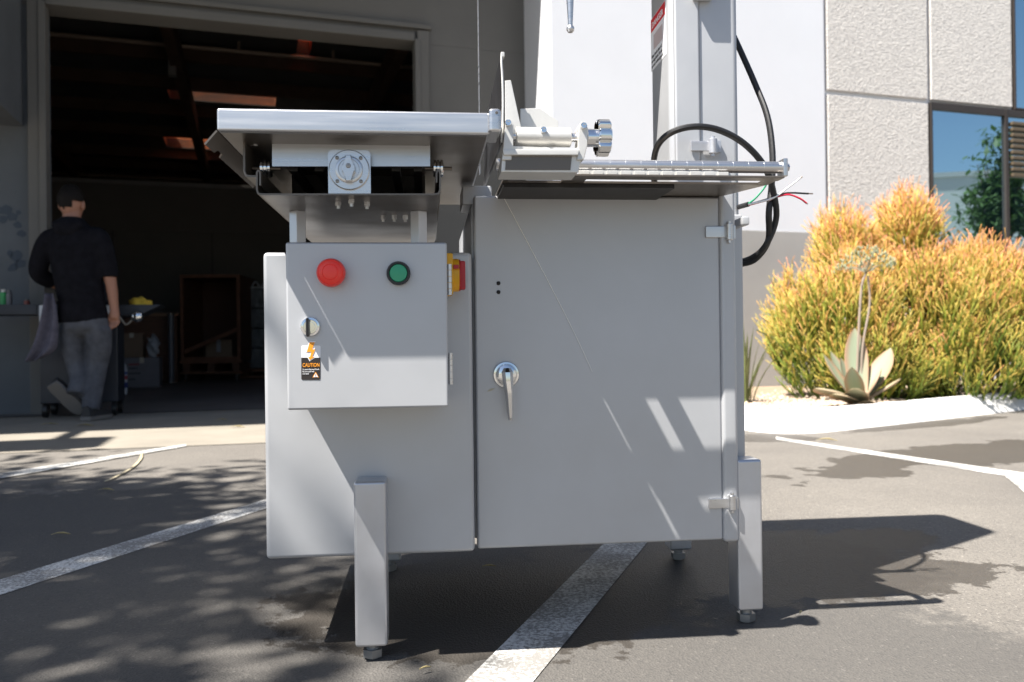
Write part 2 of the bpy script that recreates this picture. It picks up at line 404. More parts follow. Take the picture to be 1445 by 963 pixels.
bp('lintel_ledge', dl - .1, dr + .12, -.045, -.002, dh + .12, dh + .16, CONC, bev=.006)
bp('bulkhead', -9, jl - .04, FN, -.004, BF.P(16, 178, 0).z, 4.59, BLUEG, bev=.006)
bp('soffit', -9, 0, FN + .22, -.002, 4.6, 4.8, CONC)
bp('upper_wall', -9, -.002, FN, FN + .2, 4.6, 7.5, WHITEW)
cano = bp('canopy', -12, -1.45, -2.55, FN - .002, 4.5, 4.72, CONC, bev=.02)
q0, q1, q2 = (BF.loc(Vector(G(*p)) - SUN * 4.55) for p in ((10, 640), (135, 633), (135, 618)))
bp('added_shadow_box', q0.x - .6, q1.x, min(q1.y, q2.y), max(q1.y, q2.y), 4.5, 4.62, CONC, cano, .05)  # added box out of view, shaped only to drop a shadow on the ground
bp('shadow_box_arm', q1.x - .3, q1.x - .22, max(q1.y, q2.y) - .02, -2.53, 4.54, 4.58, CONC, cano)  # arm joining the added box to the canopy
# white wall
s1 = BF.P(1165, 200, FN).x; s2 = BF.P(1313, 200, FN).x; s3 = BF.P(1430, 80, FN).x; s4 = BF.P(1421, 300, FN).x
zj = BF.P(1244, 137, FN).z; zw = BF.P(1366, 170, FN).z; zb = BF.P(1100, 327, FN).z
bp('white_wall', 0, s1, FN, .2, zb, 7.5, WHITEW, bev=.008)
bp('wall_band', -.001, s1 + .01, FN - .012, .2, 0, zb + .001, GREYB, bev=.006)
# sandblasted panels with open joints between them
bp('joint_backing', s1, 11, FN + .04, .2, 0, 7.5, WHITEW)
g_ = .022
bp('wall_panel', s1 + g_ * 1.6, s2 - g_, FN, FN + .039, 0, zj - g_, CONCT, bev=.006)
bp('wall_panel', s1 + g_ * 1.6, s2 - g_, FN, FN + .039, zj + g_, 7.5, CONCT, bev=.006)
bp('wall_panel', s2 + g_, s3 - g_, FN, FN + .039, zj + g_, 7.5, CONCT, bev=.006)
bp('wall_panel', s2 + .002, 11, FN, FN + .039, 0, .45, CONCT, bev=.006)
def window(x0, x1, z0, z1, nm='window'):
    f = NB(); t = .02
    box(f, x0, x0 + t, FN - .015, FN + .03, z0, z1, .004); box(f, x1 - t, x1, FN - .015, FN + .03, z0, z1, .004)
    box(f, x0 + t, x1 - t, FN - .012, FN + .028, z1 - t * 3.6, z1, .004); box(f, x0 + t, x1 - t, FN - .012, FN + .028, z0, z0 + t, .004)
    fo = obj('window_frame', f, FRAMEB, WH)
    bp('pane', x0 + t + .001, x1 - t - .001, FN + .012, FN + .02, z0 + t + .001, z1 - t * 3.6 - .001, GLASS, fo)
    return fo
w1 = window(s2 + .0, s4, .47, zj - .005)
w2 = window(s4 + .002, s4 + 1.5, .47, zj - .005)
z0l = BF.P(1435, 250, FN).z
for k in range(14):  # brown slats set in for louvres reflected in this pane
    zz = z0l + k * .058
    if zz > zj - .16: break
    bp('reflection_slat', s4 + .06, s4 + 1.44, FN - .03, FN + .008, zz, zz + .034, mat('louvre_reflection', (.13, .10, .065), .5, .2), w2, .004)
window(s4 + 1.502, s4 + 3.0, .47, zj - .005)
window(s3, s3 + 1.6, zj + .0, 7.3); window(s3 + 1.602, s3 + 3.2, zj, 7.3)
# paint marks on the blue-grey wall
for i, (px, py, r_) in enumerate([(8, 297, .05), (18, 306, .04), (5, 310, .035), (25, 318, .03), (22, 362, .05), (28, 372, .04), (18, 378, .035), (30, 330, .03), (14, 358, .025), (26, 300, .02)]):
    p = BF.P(px, py, -.003); bm = NB(); n = 14
    bm.faces.new([bm.verts.new((p.x + math.cos(6.283 * k / n) * r_ * rnd.uniform(.7, 1.2), -.003, p.z + math.sin(6.283 * k / n) * r_ * rnd.uniform(.6, 1.1))) for k in range(n)])
    obj('paint_mark', bm, mat('blue_mark', (.055, .07, .09), .8), WH)
# interior
def sheetB(name, pts, z, m):
    bm = NB(); bm.faces.new([bm.verts.new((*p, z)) for p in pts]); o = obj(name, bm, m, kind='structure'); o.location = BO; o.rotation_euler = (0, 0, R(BA)); return o
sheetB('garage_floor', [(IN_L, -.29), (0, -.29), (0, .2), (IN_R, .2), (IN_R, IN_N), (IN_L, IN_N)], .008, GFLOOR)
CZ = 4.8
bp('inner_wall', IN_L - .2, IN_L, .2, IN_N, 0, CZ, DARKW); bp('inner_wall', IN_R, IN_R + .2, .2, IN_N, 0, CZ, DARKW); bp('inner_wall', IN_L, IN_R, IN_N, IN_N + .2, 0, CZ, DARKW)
bw = 8.1
zb1 = BF.P(200, 262, bw).z; zb2 = BF.P(200, 327, bw).z
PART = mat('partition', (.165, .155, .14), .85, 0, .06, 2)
pw = bp('partition_wall', IN_L + .002, IN_R - .002, bw, bw + .12, .0, zb2, PART)
bp('partition_panel', IN_L + .002, IN_R - .002, bw - .015, bw + .12, zb2 + .002, zb1, PART, pw)
bp('partition_rail', IN_L + .002, IN_R - .002, bw - .05, bw + .13, zb1 + .002, zb1 + .07, mat('rail_grey', (.25, .24, .23), .6), pw)
for px in (160, 300): 
    x = BF.P(px, 400, bw).x; bp('panel_seam', x - .012, x + .012, bw - .016, bw - .001, .01, zb2 - .01, DARKW, pw)
# roof with three skylight wells
def ceil(px, py):
    d = ray(px, py); p = CAM + d * ((CZ - CAM.z) / d.z); return BF.loc(p)
wells = []
for (xa, xb, yb, dpt) in ((240, 389, 140, .55), (236, 305, 208, .9), (418, 437, 76, 1.1)):
    q0, q1 = ceil(xa, yb), ceil(xb, yb); wells.append([q0.x, q1.x, q0.y - dpt, q0.y])
wells.sort(key=lambda q: q[2])
roof = thing('dummy', 'x', 'x'); bpy.data.objects.remove(roof)
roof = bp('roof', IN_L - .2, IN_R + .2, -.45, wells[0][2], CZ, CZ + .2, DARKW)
prev = None
for i, (x0, x1, y0, y1) in enumerate(wells):
    if prev is not None: bp('roof_panel', IN_L - .2, IN_R + .2, prev, y0, CZ, CZ + .2, DARKW, roof)
    bp('roof_panel', IN_L - .2, x0, y0, y1, CZ, CZ + .2, DARKW, roof); bp('roof_panel', x1, IN_R + .2, y0, y1, CZ, CZ + .2, DARKW, roof)
    h = .55
    bp('well_side', x0 - .04, x0, y0, y1, CZ + .01, CZ + h, WOODO, roof); bp('well_side', x1, x1 + .04, y0, y1, CZ + .01, CZ + h, WOODO, roof)
    bp('well_side', x0 - .04, x1 + .04, y0 - .04, y0, CZ + .01, CZ + h, WOODO, roof); bp('well_side', x0 - .04, x1 + .04, y1, y1 + .04, CZ + .01, CZ + h, WOODO, roof)
    bp('skylight_pane', x0 - .04, x1 + .04, y0 - .04, y1 + .04, CZ + h + .002, CZ + h + .012, SKYL, roof)
    prev = y1
bp('roof_panel', IN_L - .2, IN_R + .2, prev, IN_N + .2, CZ, CZ + .2, DARKW, roof)
PURL = mat('purlin', (.10, .055, .035), .8, 0, .2, 3)
for k in range(11):
    y = 2.0 + k * 1.62
    if any(q[2] - .12 < y < q[3] + .12 for q in wells): y = [q[3] + .14 for q in wells if q[2] - .12 < y < q[3] + .12][0]
    bp('purlin', IN_L, IN_R, y, y + .07, CZ - .2, CZ - .002, PURL, roof)
for x in (-6.1, -3.35, -.5): bp('roof_beam', x - .07, x + .07, .2, IN_N, CZ - .5, CZ - .202, PURL, roof)
pp = ceil(255, 62)
pa = BF.P(250, 63, pp.y - .3); pb = BF.P(590, 88, pp.y - .3)
bm = NB(); cyl(bm, (-8.5, pa.y, pa.z), (1, pa.y, pa.z - .03), .028, n=10); pi = obj('sprinkler_pipe', bm, mat('pipe', (.42, .32, .25), .5, .2), WH)
for px in (337, 470): 
    q = BF.P(px, 60, pa.y); bm = NB(); cyl(bm, (q.x, q.y, pa.z + .02), (q.x, q.y, pa.z + .16), .02, n=8); obj('pipe_stub', bm, MATS['pipe'], pi)
q = BF.P(243, 60, pp.y - .5); bp('hanging_strut', q.x - .05, q.x + .05, q.y - .05, q.y + .05, BF.P(243, 108, q.y).z, CZ - .003, mat('strut', (.2, .19, .18), .6))
q = ceil(300, 232); bm = NB(); cyl(bm, (-8.5, q.y - .2, CZ - .42), (1, q.y - .2, CZ - .42), .03, n=8); obj('sprinkler_pipe', bm, MATS['pipe'], WH)

# ------------------------------------------------------------------ planter
K1 = G(1108, 617); K2 = G(1445, 579); kd = (K2 - K1).normalized(); kn = Vector((-kd.y, kd.x, 0))
K0 = BF.wor((BF.loc(K1).x - .02, FN - .02, 0)); ld = (K0 - K1).normalized(); ln = Vector((ld.y, -ld.x, 0))
KH, KW = .115, .15
bedp = [K1 + kd * .05 + kn * .05, K1 + kd * 12, K1 + kd * 12 + kn * 6, K0 + ln * .05]
bedp = [K1 + ld * .5 + kd * .09, K1 + (kd + ld) * .22, K1 + kd * .5 + ld * .09, K1 + kd * 9, BF.wor((11, FN - .02, 0)), K0 + ln * .08]
bm = NB(); bm.faces.new([bm.verts.new((p.x, p.y, .085)) for p in bedp]); obj('planter_bed', bm, BED, kind='structure')
curb = bpy.data.objects.new('curb', None); C.objects.link(curb); curb['kind'] = 'structure'
rc = .42
def curb_prof(o, d, inn, z=0): return [o, o + inn * .012 + Vector((0, 0, .02)), o + inn * .075 + Vector((0, 0, KH - .012)), o + inn * .095 + Vector((0, 0, KH)), o + inn * KW + Vector((0, 0, KH)), o + inn * KW]
def curb_seg(path):
    bm = NB(); rings(bm, [curb_prof(p, d, n) for p, d, n in path]); return obj('curb_section', bm, CURBM, curb, 30)
# rounded corner piece then straight lengths
cpts = []
pA = K1 + ld * rc; pB = K1 + kd * rc
for i in range(9):
    t = i / 8; p = pA * (1 - t) ** 2 + K1 * 2 * t * (1 - t) + pB * t * t
    d = ((K1 - pA) * (1 - t) + (pB - K1) * t).normalized(); cpts.append((p, d, Vector((-d.y, d.x, 0))))
curb_seg(cpts)
d = -ld; inn = Vector((-d.y, d.x, 0)); curb_seg([(K0, d, inn), (pA - d * .004, d, inn)])
st = K1 + kd * (rc + .004); 
for L0, L1 in ((0, 2.18), (2.19, 4.3), (4.31, 6.4), (6.41, 9)): curb_seg([(st + kd * L0, kd, kn), (st + kd * L1, kd, kn)])
# gravel
verts, faces = [], []
rg = random.Random(3)
def blob_stone(c, s):
    b = len(verts); 
    for v in ((1, 0, 0), (0, 1, 0), (-1, 0, 0), (0, -1, 0), (0, 0, 1)):
        k = s * rg.uniform(.7, 1.2); verts.append((c.x + v[0] * k, c.y + v[1] * k, c.z + v[2] * k * .7))
    for f in ((0, 1, 4), (1, 2, 4), (2, 3, 4), (3, 0, 4)): faces.append(tuple(b + i for i in f))
for _ in range(6000):
    t = rg.uniform(.05, 3.8); u_ = abs(rg.gauss(0, .55)) + KW + .01
    p = K1 + kd * t + kn * u_
    if BF.loc(p).y > FN - .05 or (p - K1).dot(ln) < KW + .02: continue
    p.z = .084; blob_stone(p, rg.uniform(.008, .02))
go = data_obj('gravel', verts, faces, STONE, sm=False, kind='stuff')

# ================================================================== BAND SAW
MO = Vector((-.06, 1.40, 0)); MA = 6.0
MF = Frame(MO, MA)
SAW = thing('band_saw', 'grey stainless steel meat band saw standing on four legs in the lot', 'band saw', MO, MA)
P = MF.P
def rect(x0, y0, x1, y1, y):
    mx, my = (x0 + x1) / 2, (y0 + y1) / 2
    return P(x0, my, y).x, P(x1, my, y).x, P(mx, y1, y).z, P(mx, y0, y).z
def part(name, bm, m, parent=None, **k): return obj(name, bm, m, parent or SAW, **k)
def pbox(name, x0, x1, y0, y1, z0, z1, m, bev=.002, parent=None, seg=2):
    bm = NB(); box(bm, x0, x1, y0, y1, z0, z1, bev, seg); return part(name, bm, m, parent)
# lower cabinet and its door
cx0, cx1, cz0, cz1 = rect(671, 277, 1018, 769, 0)
pbox('cabinet', cx0 - .004, cx1 + .02, .024, .50, cz0 + .012, cz1 - .012, STEEL, .004)
door = pbox('cabinet_door', cx0, cx1, 0, .022, cz0, cz1, STEEL, .0045, seg=3)
x0, x1, z0, z1 = rect(1018.5, 266, 1041, 762, -.004)
pbox('hinge_strip', x0, x1, -.004, .06, cz0 - .004, z1, STEEL, .007, seg=3)
x0, x1, z0, z1 = rect(652, 262, 694, 275, .03); pbox('cabinet_corner', x0, x1, .03, .12, cz1 - .011, z1, STEEL, .003)
# upper column
clx0, clx1, _, _ = rect(945, 0, 1043, 265, .08)
HEADT, HEADB = 1.70, 1.22
pbox('column', clx0, clx1, .08, .205, cz1 - .3, HEADB, STEEL, .012, seg=3)
pbox('lower_column', P(1010, 450, .065).x, P(1050, 450, .065).x, .065, .2, .15, cz1 - .02, STEEL, .004)
ux1 = P(989, 130, .074).x
ud = pbox('upper_door', clx0 + .008, ux1, .075, .082, cz1 + .05, HEADB, STEEL, .005, seg=3)
pbox('head_housing', -.22, clx1, .06, .30, HEADB, HEADT, STEEL, .03, seg=4)
x, _, z = P(1000, 2, .07); pbox('head_bracket', x - .03, x + .008, .056, .0795, z + .002, z + .10, STEEL, .004)
x0, x1, z0, z1 = rect(1041, 308, 1049, 320, .02); pbox('door_stop', x0, x1 + .004, .0, .064, z0, z1, STEEL, .003)
# saw blade
bx_ = P(675.5, 80, .05).x
bm = NB(); box(bm, bx_ - .0006, bx_ + .0006, .05, .066, .80, HEADB + .01)
for k in range(90):
    z = .82 + k * .0045; vs = [bm.verts.new(q) for q in ((bx_ - .0006, .0502, z), (bx_ + .0006, .0502, z), (bx_, .0475, z + .001), (bx_ + .0006, .0502, z + .004), (bx_ - .0006, .0502, z + .004))]
    bm.faces.new((vs[0], vs[1], vs[2])); bm.faces.new((vs[1], vs[3], vs[2])); bm.faces.new((vs[3], vs[4], vs[2])); bm.faces.new((vs[4], vs[0], vs[2]))
part('saw_blade', bm, BRUSH)
# blade guide handle
q = P(805, 41, -.08); bm = NB(); lathe(bm, q + Vector((0, 0, -.0065)), (0, 0, 1), [(0, 0), (.004, .0008), (.0062, .004), (.0065, .0065), (.0058, .0095), (.0038, .012), (.0038, .014), (.0055, .045), (.008, .09), (.0085, .26)], 20)
part('guide_handle', bm, BRUSH)
# hinges
def hinge(px0, px1, pxb0, pxb1, y0, y1, yy, m=BRUSH):
    x0, x1, z0, z1 = rect(px0, y0 + 4, px1, y1 - 3, yy); bx0, bx1, bz0, bz1 = rect(pxb0, y0, pxb1, y1, yy - .008)
    h = pbox('hinge_leaf', x0, (bx0 + bx1) / 2, yy - .005, yy - .0005, z0, z1, m, .0012)
    bm = NB(); c = (bx0 + bx1) / 2; r_ = (bx1 - bx0) / 2; cyl(bm, (c, yy - .008, bz0), (c, yy - .008, bz1), r_, n=16, bev=.001); cyl(bm, (c, yy - .008, bz0 - .005), (c, yy - .008, bz1 + .004), r_ * .5, n=10)
    part('hinge_barrel', bm, m, h)
    bm = NB(); box(bm, c, c + r_ * 2.2, yy - .003, yy + .012, z0 - .002, z1 + .002, .001); part('hinge_lug', bm, m, h)
hinge(995, 1028, 1024, 1034, 316, 339, 0); hinge(999, 1030, 1028, 1038, 699, 720, 0); hinge(974, 1006, 1000, 1012, 196, 217, .074, LEGM)
# door lock handle
q = P(714, 529, 0); r_ = P(733, 529, 0).x - q.x
bm = NB(); lathe(bm, q, (0, -1, 0), [(r_, -.001), (r_, .003), (r_ * .93, .006), (r_ * .8, .0065), (r_ * .74, .005), (r_ * .7, .009), (r_ * .5, .011), (0, .011)], 32)
hd = part('lock_handle', bm, CHROME)
z2 = P(718, 593, -.02).z
def hexa(o0, o1, w0, w1, t0, t1): pass
bm = NB(); secs = [(q.x, q.z + .012, .006, .003), (q.x, q.z + .005, .0105, .010), (q.x + .001, q.z - .012, .0092, .012), (q.x + .003, q.z - .03, .0085, .010), (q.x + .0045, z2 + .01, .0058, .007), (q.x + .0048, z2, .004, .0045)]
rings(bm, [[(x + math.cos(a) * wd, -.021 + math.sin(a) * tk, z) for a in [2 * math.pi * i / 8 + math.pi / 8 for i in range(8)]] for x, z, wd, tk in secs])
part('lever', bm, CHROME, hd, ang=20)
for py in (400, 412.5):
    q = P(703.5, py, 0); bm = NB(); lathe(bm, q, (0, -1, 0), [(.0036, -.001), (.0034, .0015), (.002, .0032), (0, .0036)], 14); part('door_screw', bm, DARKM)
# left enclosure
ex0, ex1, ez0, ez1 = rect(373, 356, 668, 785, -.03)
pbox('motor_enclosure', ex0, cx0 - .006, -.03, .47, ez0, ez1, STEEL, .007, seg=3)
for py in (371, 572, 765):
    q = P(374, py, .05); bm = NB(); cyl(bm, (ex0 - .005, .04, q.z), (ex0 + .002, .04, q.z), .004, n=10); part('side_screw', bm, BRUSH)
# legs
def leg(cx, y0, y1, z1, w=.05, slant=.003):
    bm = NB(); box(bm, cx - w / 2, cx + w / 2, y0, y1, .026, z1, .005, 3); l = part('leg', bm, LEGM)
    bm = NB(); cyl(bm, (cx, (y0 + y1) / 2, .0), (cx, (y0 + y1) / 2, .03), .010, n=14); cyl(bm, (cx, (y0 + y1) / 2, .003), (cx, (y0 + y1) / 2, .0155), .0165, n=6); part('levelling_foot', bm, mat('zinc', (.30, .31, .32), .4, .8), l, ang=25)
    return l
q = P(523, 800, -.085); w_ = P(546, 800, -.085).x - P(500, 800, -.085).x
leg(q.x, -.085, -.0285, P(523, 680, -.085).z, w_)
q = P(1059, 750, 0); w2_ = P(1077, 750, 0).x - P(1043, 750, 0).x
leg(q.x, 0, .0505, P(1060, 649, 0).z, w2_ * 1.04)
q2 = MF.loc(G(958, 790)); leg(q2.x, q2.y - .02, q2.y + .03, .22); leg(-.17, q2.y - .02, q2.y + .03, .22)
bm = NB(); box(bm, -.19, q2.x + .02, q2.y - .05, q2.y + .01, .17, .21, .003); box(bm, cx0 + .1, q2.x + .02, .3, q2.y - .05, .17, .21, .003); part('rear_frame', bm, UNDER)
# control box
BXF = -.186
kx0, kx1, kz0, kz1 = rect(404, 342, 632, 577, BXF)
CB = pbox('control_box', kx0, kx1, BXF, -.0285, kz0, kz1, STEEL, .0035, seg=3)
# thin door gap near the front of the box
for nm, y0, y1 in (('a', 373, 417), ('b', 498, 543)):
    x0, x1, z0, z1 = rect(633, y0, 639.5, y1, BXF + .015)
    bm = NB(); n = 5
    for k in range(n):
        za = z0 + (z1 - z0) * k / n; cyl(bm, (kx1 + .0036, BXF + .012, za + .0004), (kx1 + .0036, BXF + .012, za + (z1 - z0) / n - .0004), .0035, n=12)
    part('box_hinge', bm, BRUSH, CB)
yc = -.09; q0 = P(640, 387, yc)
bm = NB(); box(bm, kx1 - .001, kx1 + .011, yc - .028, yc + .028, P(640, 417, yc).z, P(640, 360, yc).z, .002); sw = part('isolator_switch', bm, YEL, CB)
bm = NB(); lathe(bm, (kx1 + .010, yc, q0.z - .002), (1, 0, 0), [(.026, 0), (.026, .010), (.024, .0115), (0, .0115)], 28); part('switch_collar', bm, YEL, sw)
bm = NB(); lathe(bm, (kx1 + .021, yc, q0.z - .002), (1, 0, 0), [(.025, 0), (.025, .002), (0, .002)], 28); box(bm, kx1 + .021, kx1 + .031, yc - .009, yc + .009, q0.z - .025, q0.z + .020, .002); part('switch_grip', bm, DRED, sw)
bm = NB(); box(bm, kx1 + .012, kx1 + .020, yc - .0285, yc - .02, q0.z + .006, q0.z + .012); part('switch_slot', bm, DRED, sw)
def on(px, py): return P(px, py, BXF)
q = on(469, 386.5); bm = NB(); r_ = .0205
lathe(bm, q, (0, -1, 0), [(.014, -.001), (.014, .010), (r_ * .97, .012), (r_, .016), (r_ * .97, .022), (r_ * .86, .0262), (r_ * .82, .0258), (r_ * .78, .0270), (r_ * .55, .0292), (r_ * .52, .0285), (r_ * .46, .0292), (r_ * .3, .0297), (0, .0299)], 36); part('stop_button', bm, RED, CB)
q = on(562.5, 386.5); r_ = .0172
bm = NB(); lathe(bm, q, (0, -1, 0), [(r_ * .9, -.001), (r_, .002), (r_, .010), (r_ * .93, .0125), (r_ * .80, .0125), (r_ * .78, .009), (0, .009)], 32); gb = part('start_button', bm, BLACKP, CB)
bm = NB(); lathe(bm, q + Vector((0, -.009, 0)), (0, -1, 0), [(r_ * .76, -.001), (r_ * .76, .001), (r_ * .7, .0022), (0, .0028)], 28); part('button_cap', bm, GREEN, gb)
q = on(438.5, 461.5); r_ = .0142
bm = NB(); lathe(bm, q, (0, -1, 0), [(r_, -.001), (r_, .003), (r_ * .92, .0055), (r_ * .72, .006), (r_ * .68, .0048), (r_ * .5, .0048), (r_ * .48, .007), (0, .007)], 28); ks = part('key_switch', bm, CHROME, CB)
bm = NB(); box(bm, q.x - .0052, q.x - .0008, BXF - .016, BXF - .0055, q.z - .0145, q.z + .0125, .002); part('key_lever', bm, BLACKP, ks)
# caution label on the box
yl = BXF - .0002
def lab(name, poly, dy, m, par):
    bm = NB(); prism(bm, [(on(px, py).x, yl - dy, on(px, py).z) for px, py in poly], (0, .0002 + dy * .5, 0)); return part(name, bm, m, par)
def round_rect(x0, y0, x1, y1, r=2.0, top=True, bot=True):
    o = []
    for cx, cy, a0, on_ in ((x1 - r, y0 + r, -90, top), (x1 - r, y1 - r, 0, bot), (x0 + r, y1 - r, 90, bot), (x0 + r, y0 + r, 180, top)):
        if on_: o += [(cx + r * math.cos(R(a0 + 22.5 * k)), cy + r * math.sin(R(a0 + 22.5 * k))) for k in range(5)]
        else: o.append((x1 if cx > (x0 + x1) / 2 else x0, y0 if cy < (y0 + y1) / 2 else y1))
    return o
lb = lab('caution_label', round_rect(425.3, 487.8, 452.4, 506, 2, True, False), .0002, WHITEP, CB)
lab('label_field', round_rect(425.3, 505, 452.2, 536.4, 2, False, True), .0003, LBLACK, lb)
bolt = [(437.0, 483.2), (444.6, 483.2), (440.3, 493.6), (445.2, 492.8), (440.5, 503.8), (443.4, 504.2), (437.4, 508.6), (435, 504), (437.6, 503.9), (439.6, 496.6), (433.0, 497.2)]
cxb, cyb = 439, 495.5
lab('bolt_outline', [(cxb + (x - cxb) * 1.22, cyb + (y - cyb) * 1.12) for x, y in bolt], .0005, WHITEP, lb)
lab('bolt_mark', bolt, .0008, ORANGE, lb)
rotf = (R(90), 0, 0)
def ltext(s, x0, x1, yb, h, m): 
    a = on(x0, yb); return text('label_text', s, h, m, lb, (a.x, yl - .0007, a.z), rotf, on(x1, yb).x - a.x)
ltext('CAUTION', 427, 450.8, 518, .0075, ORANGE)
ltext('To avoid Electrical Shock', 427, 450.8, 522.6, .0027, WHITEP); ltext('Do not touch with', 427, 443.5, 525.6, .0027, WHITEP); ltext('wet hand', 427, 436, 528.6, .0027, WHITEP)
lab('warning_triangle', [(445.6, 525), (450, 533), (441, 533)], .0005, ORANGE, lb); lab('triangle_field', [(445.6, 526.8), (448.9, 532.3), (442.3, 532.3)], .0008, WHITEP, lb)
lab('warning_mark', [(445.2, 528.4), (446.0, 528.4), (445.8, 531.6), (445.4, 531.6)], .0011, LBLACK, lb)
# table
TY = -.28
tx0, tx1, tz0, tz1 = rect(305.5, 155.5, 691, 187.5, TY)
TB = pbox('sliding_table', tx0, tx1, TY, TY + .56, tz0, tz1, BRUSHX, .0035, seg=3)
bm = NB(); x0, x1, z0, z1 = rect(690, 153, 707, 187, TY - .004); box(bm, x0, x1, TY - .006, TY + .06, z0, z1, .0045, 3); part('table_end_block', bm, BRUSH, TB)
q = P(703, 157, TY - .007); bm = NB(); lathe(bm, q + Vector((-.002, .001, -.002)), (0, -1, 0), [(.002, -.001), (.002, .0006), (0, .0008)], 10); part('block_screw', bm, UNDER, TB)
# sloped flange under the table's left edge
pbox('underside_shade', tx0 + .004, tx1 - .004, TY + .004, TY + .556, tz0 - .0015, tz0 + .001, UNDER, 0, TB)  # extra dark sheet, the underside's shade put into its colour
a, b = P(306, 188, TY + .004), P(290, 207, TY + .004)
bm = NB(); L_ = .30
ys = [(0, 0), (.045, 0), (.05, -.26), (.075, -.26), (.078, 0), (.11, 0), (.115, .0), (L_, 0)]
top = [Vector((a.x + .001, TY + .004 + y, tz0 + .0005)) for y, _ in ys]
off_ = Vector((b.x - a.x, 0, b.z - a.z)); bot = [Vector((a.x, TY + .004 + y, tz0)) + off_ * (1 + k) for y, k in ys]
th_ = Vector((off_.z, 0, -off_.x)).normalized() * .0025
T = [[bm.verts.new(v + d_) for v in top] for d_ in (Vector(), th_)]; U = [[bm.verts.new(v + d_) for v in bot] for d_ in (Vector(), th_)]
for e in (0, 1):
    for i in range(len(ys) - 1): bm.faces.new((T[e][i], T[e][i + 1], U[e][i + 1], U[e][i]))
for i in range(len(ys) - 1): bm.faces.new((U[0][i], U[0][i + 1], U[1][i + 1], U[1][i])); bm.faces.new((T[0][i], T[1][i], T[1][i + 1], T[0][i + 1]))
bm.faces.new((T[0][0], U[0][0], U[1][0], T[1][0])); bm.faces.new((T[0][-1], T[1][-1], U[1][-1], U[0][-1]))
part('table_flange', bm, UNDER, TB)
# channel and tray below the table
yf = -.228
pl = lambda pts, y: [P(x, yy, y) for x, yy in pts]
bm = NB(); strip(bm, pl([(374, 193.5), (352, 193.5), (347, 195), (344.5, 200), (344.5, 242), (346.5, 247.5), (352, 249), (362, 249)], yf), .0028, .40); part('slide_channel', bm, UNDER)
yt = -.24
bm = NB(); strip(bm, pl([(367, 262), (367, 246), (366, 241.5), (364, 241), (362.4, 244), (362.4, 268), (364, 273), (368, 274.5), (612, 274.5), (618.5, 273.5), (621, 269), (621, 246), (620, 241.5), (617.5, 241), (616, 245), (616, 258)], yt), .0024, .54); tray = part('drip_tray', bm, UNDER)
q = P(359, 201, yf + .02); bm = NB(); cyl(bm, q, q + Vector((0, 0, -.006)), .005, n=6); part('channel_bolt', bm, BRUSH)
tb = P(480, 274.5, yt).z - .0012
# drawer plate with raised shoulders
bm = NB(); yy = -.218
prism(bm, pl([(384, 200), (417, 200), (417, 203.5), (570, 203.5), (570, 200), (607, 200), (607, 235), (384, 235)], yy), (0, .004, 0)); box(bm, P(384, 220, yy).x + .001, P(607, 220, yy).x - .001, yy + .0041, yy + .1, P(500, 216, yy).z, P(500, 213, yy).z); part('slide_plate', bm, BRUSHX)
yd = -.234
x0, x1, z0, z1 = rect(463, 212, 523, 273.5, yd); r_ = .006
bm = NB(); pts = [(x0, yd, z0), (x1, yd, z0)] + [(x1 - r_ + r_ * math.cos(R(a)), yd, z1 - r_ + r_ * math.sin(R(a))) for a in (0, 30, 60, 90)] + [(x0 + r_ + r_ * math.cos(R(a)), yd, z1 - r_ + r_ * math.sin(R(a))) for a in (90, 120, 150, 180)]
prism(bm, pts, (0, .003, 0)); dp = part('dial_plate', bm, BRUSH)
box_b = NB(); box(box_b, x0 + .01, x1 - .01, yd + .003, yd + .02, z0 + .012, z1 - .02, .001); part('dial_mount', box_b, DARKM, dp)
q = P(493, 240.5, yd); rr = (P(522, 240, yd).x - P(464.5, 240, yd).x) / 2
bm = NB(); lathe(bm, q, (0, -1, 0), [(rr, -.001), (rr, .003), (rr * .96, .004), (rr * .68, .004), (rr * .66, .0068), (rr * .62, .0075), (rr * .52, .0075), (rr * .5, .0066), (rr * .30, .0066), (rr * .28, .012), (rr * .24, .013), (0, .013)], 40); dial = part('lock_dial', bm, BRUSH, dp)
bm = NB()
prism(bm, [(q.x + rr * a, q.y - .006, q.z + rr * b) for a, b in ((-.15, .64), (.15, .64), (.14, .30), (.32, .14), (.32, -.14), (.15, -.32), (.16, -.64), (-.16, -.64), (-.15, -.32), (-.32, -.14), (-.32, .14), (-.14, .30))], (0, -.010, 0), .0012); part('dial_knob', bm, BRUSH, dial)
for a in (45, 135, 225, 315):
    bm = NB(); lathe(bm, q + Vector((rr * .82 * math.cos(R(a)), -.004, rr * .82 * math.sin(R(a)))), (0, -1, 0), [(.0028, -.001), (.0026, .001), (.0014, .0018), (.0012, .0008), (0, .0008)], 12); part('dial_screw', bm, mat('worn_steel', (.35, .33, .31), .4, .9), dial)
bm = NB(); lathe(bm, q + Vector((0, -.016, .003)), (0, -1, 0), [(.0036, 0), (.003, .0012), (.0012, .0014), (.001, .0005), (0, .0005)], 12); part('knob_screw', bm, MATS['worn_steel'], dial)
